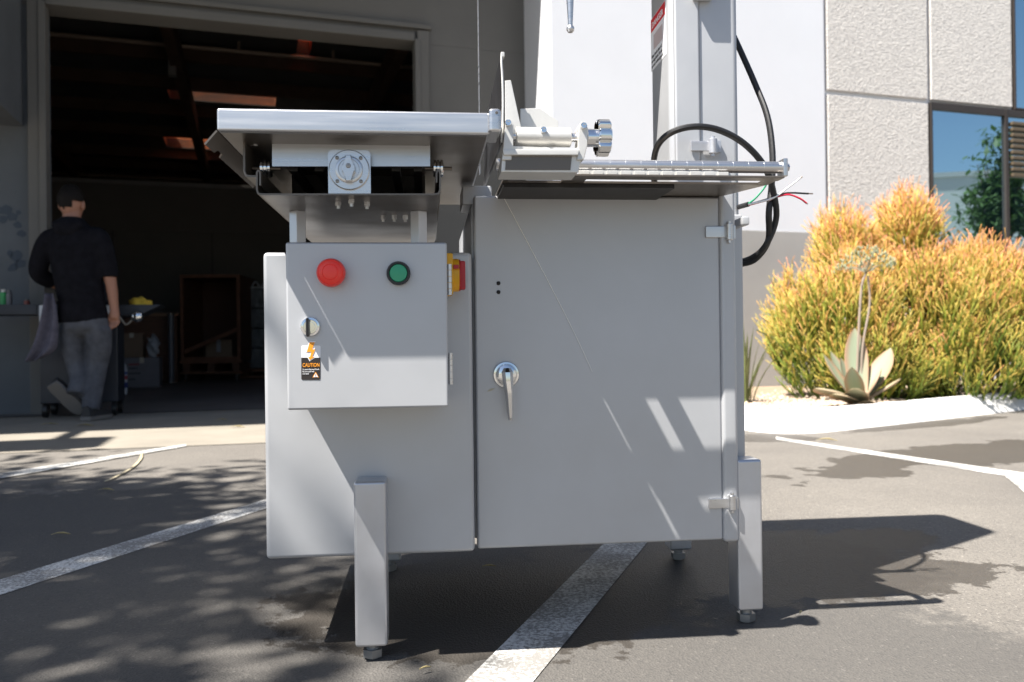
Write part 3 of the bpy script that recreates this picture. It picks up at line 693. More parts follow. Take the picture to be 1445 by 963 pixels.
# grooved rollers each side
def roller(px0, px1, n=2, y=-.19):
    xa, xb = P(px0, 238, y).x, P(px1, 238, y).x; z = P(px0, 238, y).z; s_ = (xb - xa) / n
    bm = NB(); prof = []
    for k in range(n): prof += [(.010, k * s_), (.0125, k * s_ + s_ * .2), (.0125, k * s_ + s_ * .75), (.010, k * s_ + s_ * .95)]
    lathe(bm, (xa, y, z), (1, 0, 0), prof, 22); r = part('roller', bm, CHROME)
    bm = NB(); cyl(bm, (xa - .012, y, z), (xb + .012, y, z), .003, n=10); part('axle', bm, UNDER, r)
roller(368, 384, 3); roller(611, 626, 3)
bm = NB()
for px, py in ((420, 236), (455, 237), (560, 238), (590, 236)): 
    q = P(px, 246, -.16); box(bm, q.x - .006, q.x + .006, -.2, .2, q.z - .004, q.z + .004)
box(bm, P(400, 250, -.1).x, P(600, 250, -.1).x, -.02, .03, tb + .005, tz0 - .005); part('slide_mechanism', bm, DARKM)
# tray bolts
for px, py in ((477.5, 291), (496, 288), (518, 291.5), (541, 310), (556.5, 309.5), (572, 310)):
    d = MF.inv @ ray(px, py); c = MF.inv @ (CAM - MO); qq = c + d * ((tb - .006 - c.z) / d.z)
    bm = NB(); cyl(bm, (qq.x, qq.y, tb + .001), (qq.x, qq.y, tb - .006), .0046, n=6); cyl(bm, (qq.x, qq.y, tb - .006), (qq.x, qq.y, tb - .010), .0028, n=10); part('tray_bolt', bm, BRUSH, tray, ang=25)
# posts between box and tray
for px in (420, 591):
    q = P(px, 320, -.10); hw = (P(px + 12, 320, -.10).x - q.x); bm = NB()
    prism(bm, [(q.x - hw, -.10, kz1 - .001), (q.x, -.10 - hw * .8, kz1 - .001), (q.x + hw, -.10, kz1 - .001), (q.x, -.10 + hw, kz1 - .001)], (0, 0, tb - kz1 + .002), .0015); part('support_post', bm, LEGM)
# fence rail
ry = -.15
ra, rb = P(815, 231.5, ry), P(1106, 239, ry); rr_ = .0092
rz_ = (ra.z + rb.z) / 2
bm = NB(); cyl(bm, (P(700, 230, ry).x, ry, rz_), (rb.x, ry, rz_), rr_, n=22); rail = part('fence_rail', bm, BRUSH)
for k in range(13):
    x = P(838 + 21.6 * k, 233, ry).x; bm = NB(); cyl(bm, (x - .0003, ry, rz_), (x + .0003, ry, rz_), rr_ + .0002, n=22); part('rail_mark', bm, BRUSHX, rail)
bm = NB(); box(bm, rb.x - .006, rb.x + .002, ry - .0125, ry + .0125, rz_ - .016, rz_ + .0125, .002); cyl(bm, (rb.x, ry, rz_), (rb.x + .0075, ry, rz_), .0065, n=6); part('rail_end', bm, BRUSH, rail)
# fixed table plate and its toothed strip
ptz = rz_ - rr_ - .0062
fxa, fxb = P(712, 245, ry).x, rb.x - .004
bm = NB(); zt0 = ptz - .0035
box(bm, fxa, fxb, ry - .012, ry + .013, zt0, ptz, .0008)                       # front lip below the rail
prism(bm, [(fxa, ry + .042, zt0), (fxb - .004, ry + .042, zt0), (fxb - .05, .02, zt0), (fxb - .05, .30, zt0), (fxa, .30, zt0)], (0, 0, .0034))
for xa_, xb_ in ((fxa, .045), (.129, .165), (fxb - .022, fxb - .003)): box(bm, xa_, xb_, ry + .0125, ry + .0425, zt0 + .0003, ptz - .0003)   # webs between lip and plate
FT = part('fixed_table', bm, UNDER)
bm = NB(); box(bm, fxa + .002, P(950, 255, -.1).x, ry + .044, .28, zt0 - .007, zt0 - .0005); part('gap_shade_sheet', bm, DARKM, FT)  # dark sheet painting the shade of the open gap below the table
bm = NB(); ty = ry - .008
for k in range(11):
    xa = P(817 + 19.6 * k, 242, ty).x; xb = P(817 + 19.6 * k + 14.5, 242, ty).x; box(bm, xa, xb, ty - .002, ty + .001, ptz + .0002, ptz + .0058, .0005)
box(bm, P(817, 240, ty).x, P(1014, 240, ty).x, ty + .0011, ty + .004, ptz + .0002, ptz + .0075); part('rack_teeth', bm, CAST, FT)
# mechanism in the gap above the door
bm = NB(); zlo = cz1 - .008
box(bm, P(700, 260, .06).x, P(1000, 260, .06).x, .10, .2, zlo, ptz - .004); box(bm, P(702, 260, .03).x, P(1008, 260, .03).x, .03, .05, zlo, zlo + .012)
for px in (706, 735, 880, 990): x = P(px, 260, .05).x; box(bm, x - .012, x + .012, .045, .09, zlo, ptz - .004)
part('blade_carriage', bm, DARKM)
for px in (742, 870, 960):
    q = P(px, 268, .02); bm = NB(); cyl(bm, (q.x, .028, zlo + .008), (q.x, .022, zlo + .008), .004, n=8); part('carriage_bolt', bm, UNDER)
# fence plate, casting and clamp knob
fy0, fy1 = -.235, .12
fz1 = P(711, 75, fy0).z; fx = P(709.5, 130, fy0).x
bm = NB(); N_ = 10
for yv in (0, 1):
    pass
prof = []
for k in range(N_ + 1):
    t = k / N_; z = tz1 - .03 + (fz1 - tz1 + .03) * t; prof.append(Vector((fx + .0028 * math.sin(t * 3.0) - .001 + (.0015 if k == N_ else 0), 0, z)))
th = .0032
front = [p + Vector((0, fy0, 0)) for p in prof] + [p + Vector((-th, fy0, 0)) for p in reversed(prof)]
vs0 = [bm.verts.new(p) for p in front]; vs1 = [bm.verts.new((p.x, fy1, tz1 - .03 + (p.z - tz1 + .03) * (.86))) for p in front]
n = len(front)
for i in range(n): bm.faces.new((vs0[i], vs0[(i + 1) % n], vs1[(i + 1) % n], vs1[i]))
for k in range(N_): 
    for vv in (vs0, vs1): bm.faces.new((vv[k], vv[k + 1], vv[n - 2 - k], vv[n - 1 - k]))
FE = part('fence_plate', bm, mat('black_coated', (.03, .03, .032), .35, .3, .3, 30))
bm = NB(); tube(bm, [p + Vector((-th / 2, fy0 - .0004, 0)) for p in prof], .0018, 6, 2); box(bm, prof[-1].x - .003, prof[-1].x + .0022, fy0 - .002, fy0 + .012, fz1 - .006, fz1 + .001, .001); part('fence_rim_light', bm, CAST, FE)  # pale tube along the front edge paints its sunlit rim
def cpoly(name, pts, y, dy, m=CAST, bev=.0015, par=None):
    bm = NB(); prism(bm, pl(pts, y), (0, dy, 0), bev); return part(name, bm, m, par)
cy = -.23
FC = cpoly('fence_casting', [(707, 243), (708, 226), (716, 206), (725, 208), (808, 211), (817, 208), (823, 215), (816, 244)], cy - .012, .055)
cpoly('recess_shade_sheet', [(714, 221), (807, 221), (805, 240), (713, 240)], cy - .0135, .0012, UNDER, 0, FC)  # flat dark sheet on the face, recess shade put in as colour
cpoly('casting_ledge', [(709, 211), (818, 211), (816, 219), (711, 219)], cy - .020, .0075, CAST, .0012, FC)
cpoly('casting_arm', [(708, 226), (713, 180), (715, 170), (721, 169), (725, 176), (724, 208), (722, 226)], cy - .016, .032, CAST, .0015, FC)
cpoly('casting_arm', [(814, 226), (817, 200), (816, 180), (820, 172), (827, 172), (830, 182), (829, 206), (824, 226)], cy - .016, .032, CAST, .0015, FC)
cpoly('casting_gusset', [(712.5, 114), (721, 113), (736, 182), (728, 190), (712.5, 188)], cy - .006, .022, CAST, .001, FC)
cpoly('casting_web', [(734, 153.5), (762, 152.5), (788, 171), (788, 186), (734, 186)], cy + .03, .006, CAST, .001, FC)
ca, cb = P(728, 194, cy), P(805, 194, cy); zc = (ca.z + cb.z) / 2
bm = NB(); cyl(bm, (ca.x, cy, zc), (cb.x, cy, zc), .0138, n=26, bev=.0012); part('clamp_barrel', bm, CAST, FC)
bm = NB(); cyl(bm, (P(716, 194, cy).x, cy, zc), (P(828, 194, cy).x, cy, zc), .0062, n=16); part('clamp_shaft', bm, BRUSH, FC)
kx = P(828, 192, cy).x; k2 = P(842, 192, cy).x; k3 = P(859, 192, cy).x
bm = NB(); cyl(bm, (kx - .001, cy, zc), (k2, cy, zc), .0128, n=24, bev=.001); KN = part('clamp_knob', bm, CHROME, FC)
bm = NB(); n = 56; prof = [(k2 - .001, .9), (k2 + .001, 1), (k3 - .0015, 1), (k3, .93)]
rings(bm, [[(x, cy + math.cos(2 * math.pi * i / n) * .0265 * s_ * (1 - .20 * max(0, math.cos(7 * 2 * math.pi * i / n)) ** 3), zc + math.sin(2 * math.pi * i / n) * .0265 * s_ * (1 - .20 * max(0, math.cos(7 * 2 * math.pi * i / n)) ** 3)) for i in range(n)] for x, s_ in prof]); part('knob_grip', bm, CHROME, KN)
for px, py, dy in ((717, 174, -.018), (823.5, 178, -.018), (767, 184, -.0145)):
    q = P(px, py, cy + dy); bm = NB(); lathe(bm, q, (0, -1, 0), [(.0046, -.004), (.0046, .003), (.004, .0042), (.0022, .0042), (.002, .002), (0, .002)], 18); part('clamp_screw', bm, CHROME, FC)
# danger label on the column side
lx = clx0 - .0006
def cside(py0, py1, y0, y1, m, par, nm, dx=0.):
    za, zb_ = P(945, py1, .08).z, P(945, py0, .08).z; bm = NB(); prism(bm, [(lx - dx, y0, za), (lx - dx, y1, za), (lx - dx, y1, zb_), (lx - dx, y0, zb_)], (.0007 + dx * .5, 0, 0)); return part(nm, bm, m, par)
dlb = cside(-6, 72, .098, .198, WHITEP, None, 'danger_label')
cside(-5, 14, .1, .196, REDPR, dlb, 'danger_band', .0003)
text('danger_text', 'DANGER', .016, WHITEP, dlb, (lx - .0007, .188, P(945, 10, .08).z), (R(90), 0, R(-90)), .075)
cside(22, 44, .118, .178, mat('faint_print', (.55, .45, .45), .5), dlb, 'danger_picture', .0003)
zt = P(945, 54, .08).z
for k, s_ in enumerate(('Keep hands clear of', 'moving blade. Do not', 'operate without guard.')): text('danger_text', s_, .0085, GREYPR, dlb, (lx - .0006, .193, zt - k * .0095), (R(90), 0, R(-90)))

# thread of cobweb on the door
bm = NB(); tube(bm, [P(710, 277.5, -.0012), P(775, 400, -.0012), P(812, 473, -.0012), P(836, 525, -.0012)], lambda t: .0007 * (1 - .5 * t), 5, 4)
tag(obj('cobweb_thread', bm, mat('thread', (.95, .94, .9), .6), None), 'thin pale cobweb thread slanting down the grey cabinet door', 'thread')
o_ = bpy.data.objects['cobweb_thread']; o_.location = MO; o_.rotation_euler = (0, 0, R(MA))
bm = NB(); prism(bm, [P(x, y, -.0008) for x, y in ((687, 553), (692, 549), (699, 548), (693, 552))], (0, .0005, 0)); o_ = obj('plant_fluff', bm, mat('fluff', (.5, .47, .36), .8)); o_.location = MO; o_.rotation_euler = (0, 0, R(MA))
tag(o_, 'tiny straw coloured seed fluff stuck beside the lock handle', 'fluff')

# power cable
CAB = thing('power_cable', 'black power cable looped beside the column with bare coloured wires', 'cable', MO, MA)
def ctube(name, pts, r, m, parent=CAB): bm = NB(); tube(bm, [P(x, y, d) for x, y, d in pts], r, 10, 7); return obj(name, bm, m, parent)
cr = .0058
ctube('cable_sheath', [(1030, 40, .20), (1044, 70, .17), (1066, 120, .13), (1083, 165, .10), (1090, 215, .08), (1089, 260, .07), (1085, 300, .06), (1084, 340, .08), (1066, 366, .10), (1044, 373, .13), (1030, 372, .16)], cr, RUBBER)
ctube('cable_sheath', [(1030, 366, .16), (1052, 368, .12), (1078, 350, .08), (1095, 310, .07), (1091, 270, .05), (1078, 234, .03), (1050, 203, .02), (1015, 184, .015), (980, 179, .01), (948, 187, .02), (928, 206, .05), (922, 235, .08), (924, 262, .1)], cr, RUBBER)
ctube('cable_sheath', [(1030, 296, .10), (1044, 292, .08), (1056, 288.5, .06)], .0046, RUBBER)
for nm, c_, pts in (('green_wire', (.0, .22, .10), [(1056, 288, .06), (1066, 280, .06), (1078, 266, .06), (1086, 252, .06)]), ('black_wire', (.012, .012, .012), [(1056, 289, .06), (1080, 282, .06), (1108, 273, .06), (1141, 273.5, .05)]), ('red_wire', (.55, .02, .05), [(1056, 290, .06), (1082, 283, .055), (1110, 275, .05), (1128, 280, .045), (1138, 287, .045)]), ('white_wire', (.75, .75, .75), [(1056, 289, .058), (1090, 280, .05), (1112, 265, .05), (1129, 252, .05)])):
    ctube(nm, pts, .0017, mat(nm, c_, .4))
    a, b = pts[-2], pts[-1]
    if nm != 'green_wire': ctube('bare_end', [b, (b[0] + (b[0] - a[0]) * .18, b[1] + (b[1] - a[1]) * .18, b[2])], .0014, mat('copper', (.5, .42, .36), .35, .9))

# ================================================================== PERSON
PD = 5.72
pb_ = WP(112, 588, PD); pb_.z = 0
PER = thing('person', 'person in black hoodie and grey trousers walking away with towel', 'person', (pb_.x, pb_.y, .008))
def pw_(px, py, dy=0.): v = WP(px, py, PD); return Vector((v.x - pb_.x, dy, v.z - .008))
def remesh(name, bm, m, parent, vox=.011, it=6):
    o = obj(name, bm, m, parent, 60); o.modifiers.clear()
    md = o.modifiers.new('remesh', 'REMESH'); md.mode = 'VOXEL'; md.voxel_size = vox; md.use_smooth_shade = True
    md = o.modifiers.new('smooth', 'SMOOTH'); md.factor = .5; md.iterations = it
    return o
def ell(bm, secs, n=20):                # stacked horizontal ellipses (px, py, dy, rx, ry)
    return rings(bm, [[pw_(x, y, dy) + Vector((math.cos(2 * math.pi * i / n) * rx, math.sin(2 * math.pi * i / n) * ry, 0)) for i in range(n)] for x, y, dy, rx, ry in secs])
def limb(bm, pts, radii):
    pts = [pw_(*p) for p in pts]; m = len(pts) - 1
    def rf(t): x = t * m; i = min(int(x), m - 1); return radii[i] + (radii[i + 1] - radii[i]) * (x - i)
    return tube(bm, pts, rf, 12, 5)
armR = [(134, 334), (146, 352, 0), (152, 386, .02), (156, 415, .03), (158, 438, .035)]; armL = [(76, 336), (62, 352, 0), (51, 386, .02), (60, 398, .12), (74, 402, .20)]
legR = [(138, 462, 0), (137, 490, .03), (133, 514, .05), (131, 545, .02), (128, 574, -.01)]; legL = [(103, 462, 0), (102, 490, .02), (104, 514, .03), (112, 535, .0), (113, 553, -.05)]
bm = NB(); ell(bm, [(120, 470, 0, .06, .06), (119, 450, 0, .14, .10), (115, 425, 0, .125, .09), (107, 375, 0, .14, .095), (104, 340, 0, .15, .09), (102, 322, 0, .11, .07), (101, 312, .0, .06, .06), (100, 292, .02, .055, .06)])
limb(bm, armR, [.055, .05, .042, .036, .029]); limb(bm, armL, [.055, .05, .042, .036, .029]); limb(bm, legR, [.085, .08, .058, .05, .04]); limb(bm, legL, [.085, .08, .058, .05, .04])
# right hand hanging: palm, four fingers, thumb
limb(bm, [(158, 436, .035), (158.5, 444, .035), (158.5, 450, .035)], [.029, .034, .032])
for dx, l_, r_ in ((-5, 12, .0125), (-1.8, 14.5, .013), (1.4, 13.5, .0125), (4.4, 10.5, .0115)): limb(bm, [(158.5 + dx * .8, 449, .035), (158.5 + dx * 1.15, 449 + l_ * .5, .04), (158 + dx * 1.1, 449 + l_, .02)], [r_ * 1.1, r_, r_ * .85])
limb(bm, [(155, 440, .03), (151.5, 447, .03), (151, 453, .025)], [.015, .013, .011])
limb(bm, [(74, 402, .20), (80, 404, .25), (86, 406, .29)], [.03, .036, .02])
body = remesh('body', bm, SKIN, PER, .009, 3)
# head, ears, hair
hc = pw_(99, 287, .02)
bm = NB(); bmesh.ops.create_uvsphere(bm, u_segments=24, v_segments=16, radius=1)
for v in bm.verts:
    x, y, z = v.co; jaw = 1 - .22 * max(0, -z); v.co = hc + Vector((x * .076 * jaw, y * .097 * (1 - .05 * max(0, -z)), z * .118))
hdm = obj('head', bm, SKIN, PER, 60)
for s_ in (-1, 1):
    bm = NB(); bmesh.ops.create_uvsphere(bm, u_segments=12, v_segments=8, radius=1)
    for v in bm.verts: v.co = hc + Vector((s_ * .079, .0, -.012)) + Vector((v.co.x * .012, v.co.y * .02, v.co.z * .033))
    obj('ear', bm, SKIN, hdm, 60)
bm = NB(); prism(bm, [hc + Vector((a, .09, b)) for a, b in ((-.012, -.03), (.012, -.03), (.004, .03), (-.004, .03))], (0, .022, 0), .003); obj('nose', bm, SKIN, hdm)
for s_ in (-1, 1):
    bm = NB(); bmesh.ops.create_uvsphere(bm, u_segments=10, v_segments=8, radius=.011); bmesh.ops.translate(bm, vec=hc + Vector((s_ * .03, .086, .005)), verts=bm.verts); obj('eye', bm, mat('eye', (.2, .17, .15), .2), hdm)
bm = NB(); box(bm, hc.x - .024, hc.x + .024, hc.y + .082, hc.y + .094, hc.z - .066, hc.z - .056, .003); obj('mouth', bm, mat('lips', (.35, .12, .10), .5), hdm)
bm = NB(); bmesh.ops.create_uvsphere(bm, u_segments=40, v_segments=24, radius=1)
rh = random.Random(5)
for v in bm.verts:
    x, y, z = v.co; k = 1.0 + .07 * rh.random() * (z > 0)
    v.co = hc + Vector((x * .083 * k, y * .100 * k - .004, z * .122 * k + .008))
dead = [v for v in bm.verts if (v.co.z - hc.z) < ((-.062 if abs(v.co.x - hc.x) < .055 else -.02) + .022 * rh.random() if v.co.y < hc.y + .02 else .05) or (v.co.y > hc.y + .06 and v.co.z < hc.z + .06)]
bmesh.ops.delete(bm, geom=dead, context='VERTS'); obj('hair', bm, HAIR, PER, 60)
# hoodie
bm = NB(); ell(bm, [(118, 456, 0, .165, .125), (117, 446, 0, .168, .128), (115, 425, 0, .155, .12), (109, 385, 0, .165, .12), (106, 350, 0, .182, .118), (105, 332, 0, .178, .105), (103, 321, 0, .125, .09), (102, 312, 0, .085, .08), (101, 307, .005, .072, .072)])
limb(bm, [(122, 332, 0), (138, 335, 0), (146, 352, 0), (152, 384, .02), (152.5, 391, .022)], [.05, .072, .07, .062, .058]); limb(bm, [(88, 334, 0), (73, 337, 0), (62, 353, 0), (52, 384, .02), (60, 397, .12)], [.05, .072, .07, .062, .054])
remesh('hoodie', bm, BLACKC, PER, .011, 5)
bm = NB(); bmesh.ops.create_uvsphere(bm, u_segments=20, v_segments=12, radius=1)
for v in bm.verts: v.co = pw_(103, 324, -.075) + Vector((v.co.x * .10, v.co.y * .055, v.co.z * .07 + .02 * (v.co.x ** 2)))
obj('hood', bm, BLACKC, PER, 60)
# trousers
bm = NB(); ell(bm, [(119, 436, 0, .14, .11), (120, 452, 0, .157, .122), (121, 464, 0, .152, .12), (121, 474, .01, .08, .08)])
limb(bm, legR[:4] + [(128.5, 578, -.01)], [.09, .082, .068, .062, .060]); limb(bm, legL[:4] + [(113, 557, -.06)], [.09, .082, .068, .062, .062])
tro = remesh('trousers', bm, GREYC, PER, .011, 4)
# shoes: right flat on the floor, left tipped on its toe
def shoe(mat4, flip=1):
    secs = [(-.125, .034, .075), (-.09, .041, .085), (-.02, .042, .075), (.05, .048, .052), (.11, .045, .04), (.15, .025, .03)]
    bm = NB(); rings(bm, [[mat4 @ Vector((math.cos(a) * w_, y, .022 + max(0, math.sin(a)) * h_ * 1.0)) for a in [2 * math.pi * i / 14 for i in range(14)]] for y, w_, h_ in secs]); s = obj('shoe', bm, SHOE, PER, 50)
    bm = NB(); rings(bm, [[mat4 @ Vector((x * w_ * 1.08, y * 1.02, z)) for x, z in ((-1, 0), (1, 0), (1, .026), (-1, .026))] for y, w_, h_ in secs]); obj('sole', bm, SOLE, s)
fr = pw_(131, 587); shoe(Matrix.Translation((fr.x, .05, .0)) @ Matrix.Rotation(R(-5), 4, 'Z'))
fl = pw_(95, 594); shoe(Matrix.Translation((fl.x + .02, -.06, .155)) @ Matrix.Rotation(R(-8), 4, 'Z') @ Matrix.Rotation(R(-28), 4, 'Y') @ Matrix.Rotation(R(-56), 4, 'X'))
# towel hanging at the left hip
bm = NB(); rows = [(78, 92, 415), (75, 97, 440), (70, 97, 465), (64, 96, 488), (57, 90, 503), (52, 74, 512)]
vs = []
for i, (xa, xb, y) in enumerate(rows):
    r_ = []
    for k in range(9):
        t = k / 8; r_.append(bm.verts.new(pw_(xa + (xb - xa) * t, y - (t * 6 if i > 3 else 0), -.13 - .025 * math.sin(t * 9 + i * .4))))
    vs.append(r_)
for a, b in zip(vs, vs[1:]):
    for k in range(8): bm.faces.new((a[k], a[k + 1], b[k + 1], b[k]))
TW = obj('towel', bm, TOWEL, None, 60); TW.location = (pb_.x, pb_.y, .008); md = TW.modifiers.new('th', 'SOLIDIFY'); md.thickness = .014; md = TW.modifiers.new('s', 'SUBSURF'); md.levels = 1; md.render_levels = 2
tag(TW, "grey towel hanging at the walking person's left hip", 'towel')

# ================================================================== GARAGE THINGS
def gthing(name, label, cat, px, py, Y=None, rz=BA, z=.008, group=None):
    p = G(px, py, z) if Y is None else WP(px, py, Y); return thing(name, label, cat, (p.x, p.y, z), rz, group)
# grill cart along the wall
c0 = WP(110, 430, 6.12); CART = thing('grill_cart', 'dark wheeled grill cart with side shelves by the garage door', 'cart', (c0.x, c0.y, .008), BA)
CFm = Frame((c0.x, c0.y, .008), BA)
def cpx(px, py, y): return CFm.P(px, py, y)
zt_ = cpx(110, 430, -.18).z; zu = cpx(110, 446, -.18).z
xa, xb = cpx(55, 500, -.18).x, cpx(166, 500, -.18).x
def cb_(name, x0, x1, y0, y1, z0, z1, m, bev=.004, par=None): bm = NB(); box(bm, x0, x1, y0, y1, z0, z1, bev); return obj(name, bm, m, par or CART)
cb_('cart_body', xa, xb, -.17, .17, .10, zu - .001, NAVY, .01)
cb_('cart_top', xa - .01, xb + .01, -.19, .19, zu, zt_, NAVY, .008)
bm = NB(); x2 = cpx(226, 432, -.18).x; prism(bm, [(xb + .012, -.18, zu), (x2 - .13, -.18, zu + .01), (x2, -.18, zt_ - .005), (x2, -.18, zt_), (xb + .012, -.18, zt_)], (0, .36, 0), .003); obj('side_shelf', bm, NAVY, CART)
cb_('side_shelf', cpx(-60, 440, -.18).x, xa - .012, -.18, .18, zu + .01, zt_, NAVY)
for a, b in ((55, 71), (149, 166)): 
    x0, x1 = cpx(a, 440, -.2).x, cpx(b, 440, -.2).x; cb_('control_plate', x0, x1, -.2, -.168, cpx(60, 456, -.2).z, cpx(60, 431, -.2).z, mat('pale_plate', (.55, .57, .6), .5, .1))
hood = cb_('grill_hood', xa + .02, xb - .03, -.14, .14, zt_ + .001, zt_ + .17, NAVY, .05)
cb_('hood_window', xa + .03, xa + .1, -.146, -.139, zt_ + .04, zt_ + .13, DARKM, .003, hood)
for sx in (xa + .03, xb - .03):
    for sy in (-.14, .14):
        bm = NB(); cyl(bm, (sx - .015, sy, .05), (sx + .015, sy, .05), .05, n=18); wv = obj('wheel', bm, BLACKP, CART); bm = NB(); cyl(bm, (sx - .017, sy, .05), (sx + .017, sy, .05), .02, n=12); obj('hub', bm, UNDER, wv)
q = cpx(194, 446, -.2); bm = NB(); bmesh.ops.create_uvsphere(bm, u_segments=18, v_segments=12, radius=.042); bmesh.ops.translate(bm, vec=(q.x, -.205, q.z - .005), verts=bm.verts); rg_ = obj('gas_regulator', bm, CHROME, CART)
bm = NB(); tube(bm, [(q.x - .02, -.2, q.z), cpx(182, 456, -.2), cpx(177, 458, -.2), cpx(172, 452, -.2), cpx(167, 445, -.2)], .007, 8); obj('gas_hose', bm, mat('hose', (.2, .19, .17), .6), rg_)
# yellow cloth and bottles on the cart
def on_cart(px, py, y=-.02): v = cpx(px, py, y); return CFm.wor((v.x, y, zt_))
v = on_cart(197, 430); bm = NB(); bmesh.ops.create_icosphere(bm, subdivisions=3, radius=1); ry_ = random.Random(2)
for q in bm.verts: k = 1 + .16 * math.sin(q.co.x * 7 + q.co.y * 5) + .10 * math.sin(q.co.z * 9 + q.co.x * 4); q.co = Vector((q.co.x * .085 * k, q.co.y * .07 * k, max(-.0, q.co.z * k * .062)))
o_ = obj('yellow_cloth', bm, mat('yellow_cloth', (.62, .36, .03), .85, 0, 0, 9, .4, 60, col2=(.70, .48, .05), dist=.01), None, 60); o_.location = v; tag(o_, 'crumpled yellow cloth lying on the end of the grill cart', 'cloth')
for (px, h_, r_, c_, lb_) in ((5, .115, .022, (.02, .30, .08), 'small green bottle on the grill cart side shelf'), (13, .11, .022, (.12, .12, .13), 'small grey spice jar on the grill cart side shelf'), (38, .045, .02, (.20, .04, .03), 'low red tin on the grill cart side shelf')):
    v = on_cart(px, 430); t = thing('bottle' if h_ > .1 else 'tin', lb_, 'bottle' if h_ > .1 else 'tin', v); bm = NB(); lathe(bm, (0, 0, 0), (0, 0, 1), [(r_, 0), (r_, h_ * .75), (r_ * .7, h_ * .82), (0, h_ * .82)], 16); b_ = obj('bottle_body', bm, mat('bt%d' % px, c_, .35), t); bm = NB(); lathe(bm, (0, 0, h_ * .8), (0, 0, 1), [(r_ * .68, 0), (r_ * .68, h_ * .2), (0, h_ * .2)], 14); obj('cap', bm, mat('cap%d' % px, (.5, .5, .48) if px == 5 else (.1, .1, .1), .4), t)
# white blue bottle on the floor
t = gthing('detergent_bottle', 'tall white and blue detergent bottle standing on the garage floor', 'bottle', 172, 557)
bm = NB(); lathe(bm, (0, 0, 0), (0, 0, 1), [(.05, 0), (.055, .01), (.055, .26), (.045, .31), (.02, .345), (.02, .365), (0, .365)], 24); obj('bottle_body', bm, mat('white_plastic', (.55, .57, .6), .35), t)
for z0, z1, c_ in ((.07, .13, (.04, .06, .25)), (.16, .20, (.45, .05, .06)), (.215, .24, (.05, .08, .3))): bm = NB(); lathe(bm, (0, 0, z0), (0, 0, 1), [(.0555, 0), (.0555, z1 - z0)], 24); obj('label_band', bm, mat('band%.2f' % z0, c_, .5), t)
# cartons
def carton(name, label, px0, px1, py0, py1, m, depth, rz=BA, ybase=None, zb=.008, tape=True):
    base = G((px0 + px1) / 2, py1, .008) if ybase is None else WP((px0 + px1) / 2, py1, ybase); Yd = base.y
    wd = (px1 - px0) / F * Yd / math.cos(R(rz)) * .97; ht = (py1 - py0) / F * Yd
    t = thing(name, label, 'box', (base.x, base.y, zb), rz); bm = NB(); box(bm, -wd / 2, wd / 2, 0, depth, 0, ht, .006); b_ = obj('carton_shell', bm, m, t)
    if tape: bm = NB(); box(bm, -.025, .025, -.0015, depth + .001, ht * .82, ht + .0015); obj('tape', bm, mat('tape', (.5, .45, .36), .3), t)
    return t, wd, ht, base
t, wd, ht, base = carton('carton', 'large grey shipping carton on the garage floor beside the bottle', 178, 223, 505, 547, CARDG, .4)
for k, (z, wk) in enumerate(((.75, .3), (.62, .26), (.45, .34), (.25, .2))): 
    bm = NB(); box(bm, -wd * .38, -wd * .38 + wd * wk, -.002, .001, ht * z, ht * z + .02); obj('printed_bar', bm, mat('redbar', (.25, .05, .05), .7) if k == 0 else mat('darkbar', (.08, .08, .09), .7), t)
top1 = ht + .008
carton('carton', 'small brown carton stacked on top of the grey shipping carton', 172, 200, 470, 504.5, CARD, .28, ybase=base.y + .06, zb=top1)
# plastic bag slumped on the carton
bm = NB(); bmesh.ops.create_icosphere(bm, subdivisions=3, radius=1)
for q in bm.verts: k = 1 + .25 * math.sin(q.co.x * 6 + q.co.z * 8) + .12 * math.sin(q.co.y * 13); q.co = Vector((q.co.x * .07 * k, q.co.y * .05 * k, .13 + q.co.z * .14 * k))
v = WP(216, 505, base.y + .12); o_ = obj('plastic_bag', bm, mat('bag', (.35, .36, .38), .3, 0, .2, 10), None, 60); o_.location = (v.x, v.y, top1); tag(o_, 'crumpled pale plastic bag on the grey carton', 'bag')
# long wooden counter behind
a = G(160, 545, .008); t = thing('wood_counter', 'long brown wooden counter behind the cartons', 'counter', WP(205, 540, 11.6).xy.to_3d() + Vector((0, 0, .008)), BA)
hz_ = WP(200, 443, 11.6).z; bm = NB(); box(bm, -.75, .42, 0, .6, 0, hz_ - .04, .004); obj('counter_body', bm, PLY, t); bm = NB(); box(bm, -.78, .45, -.03, .62, hz_ - .039, hz_, .006); obj('counter_top', bm, mat('counter_edge', (.26, .13, .06), .5), t)
# bollard
q = G(242, 541, .008); t = thing('bollard', 'slim grey steel bollard with flat cap beside the wooden crate', 'bollard', q)
hb_ = WP(242, 443, q.y).z; bm = NB(); cyl(bm, (0, 0, 0), (0, 0, hb_ - .02), .04, n=18); obj('bollard_pipe', bm, mat('grey_pipe', (.16, .165, .18), .5, .3), t); bm = NB(); lathe(bm, (0, 0, hb_ - .021), (0, 0, 1), [(.048, 0), (.048, .02), (.03, .03), (0, .03)], 18); obj('bollard_cap', bm, UNDER, t); bm = NB(); cyl(bm, (0, 0, 0), (0, 0, .012), .09, n=18); obj('base_plate', bm, UNDER, t)
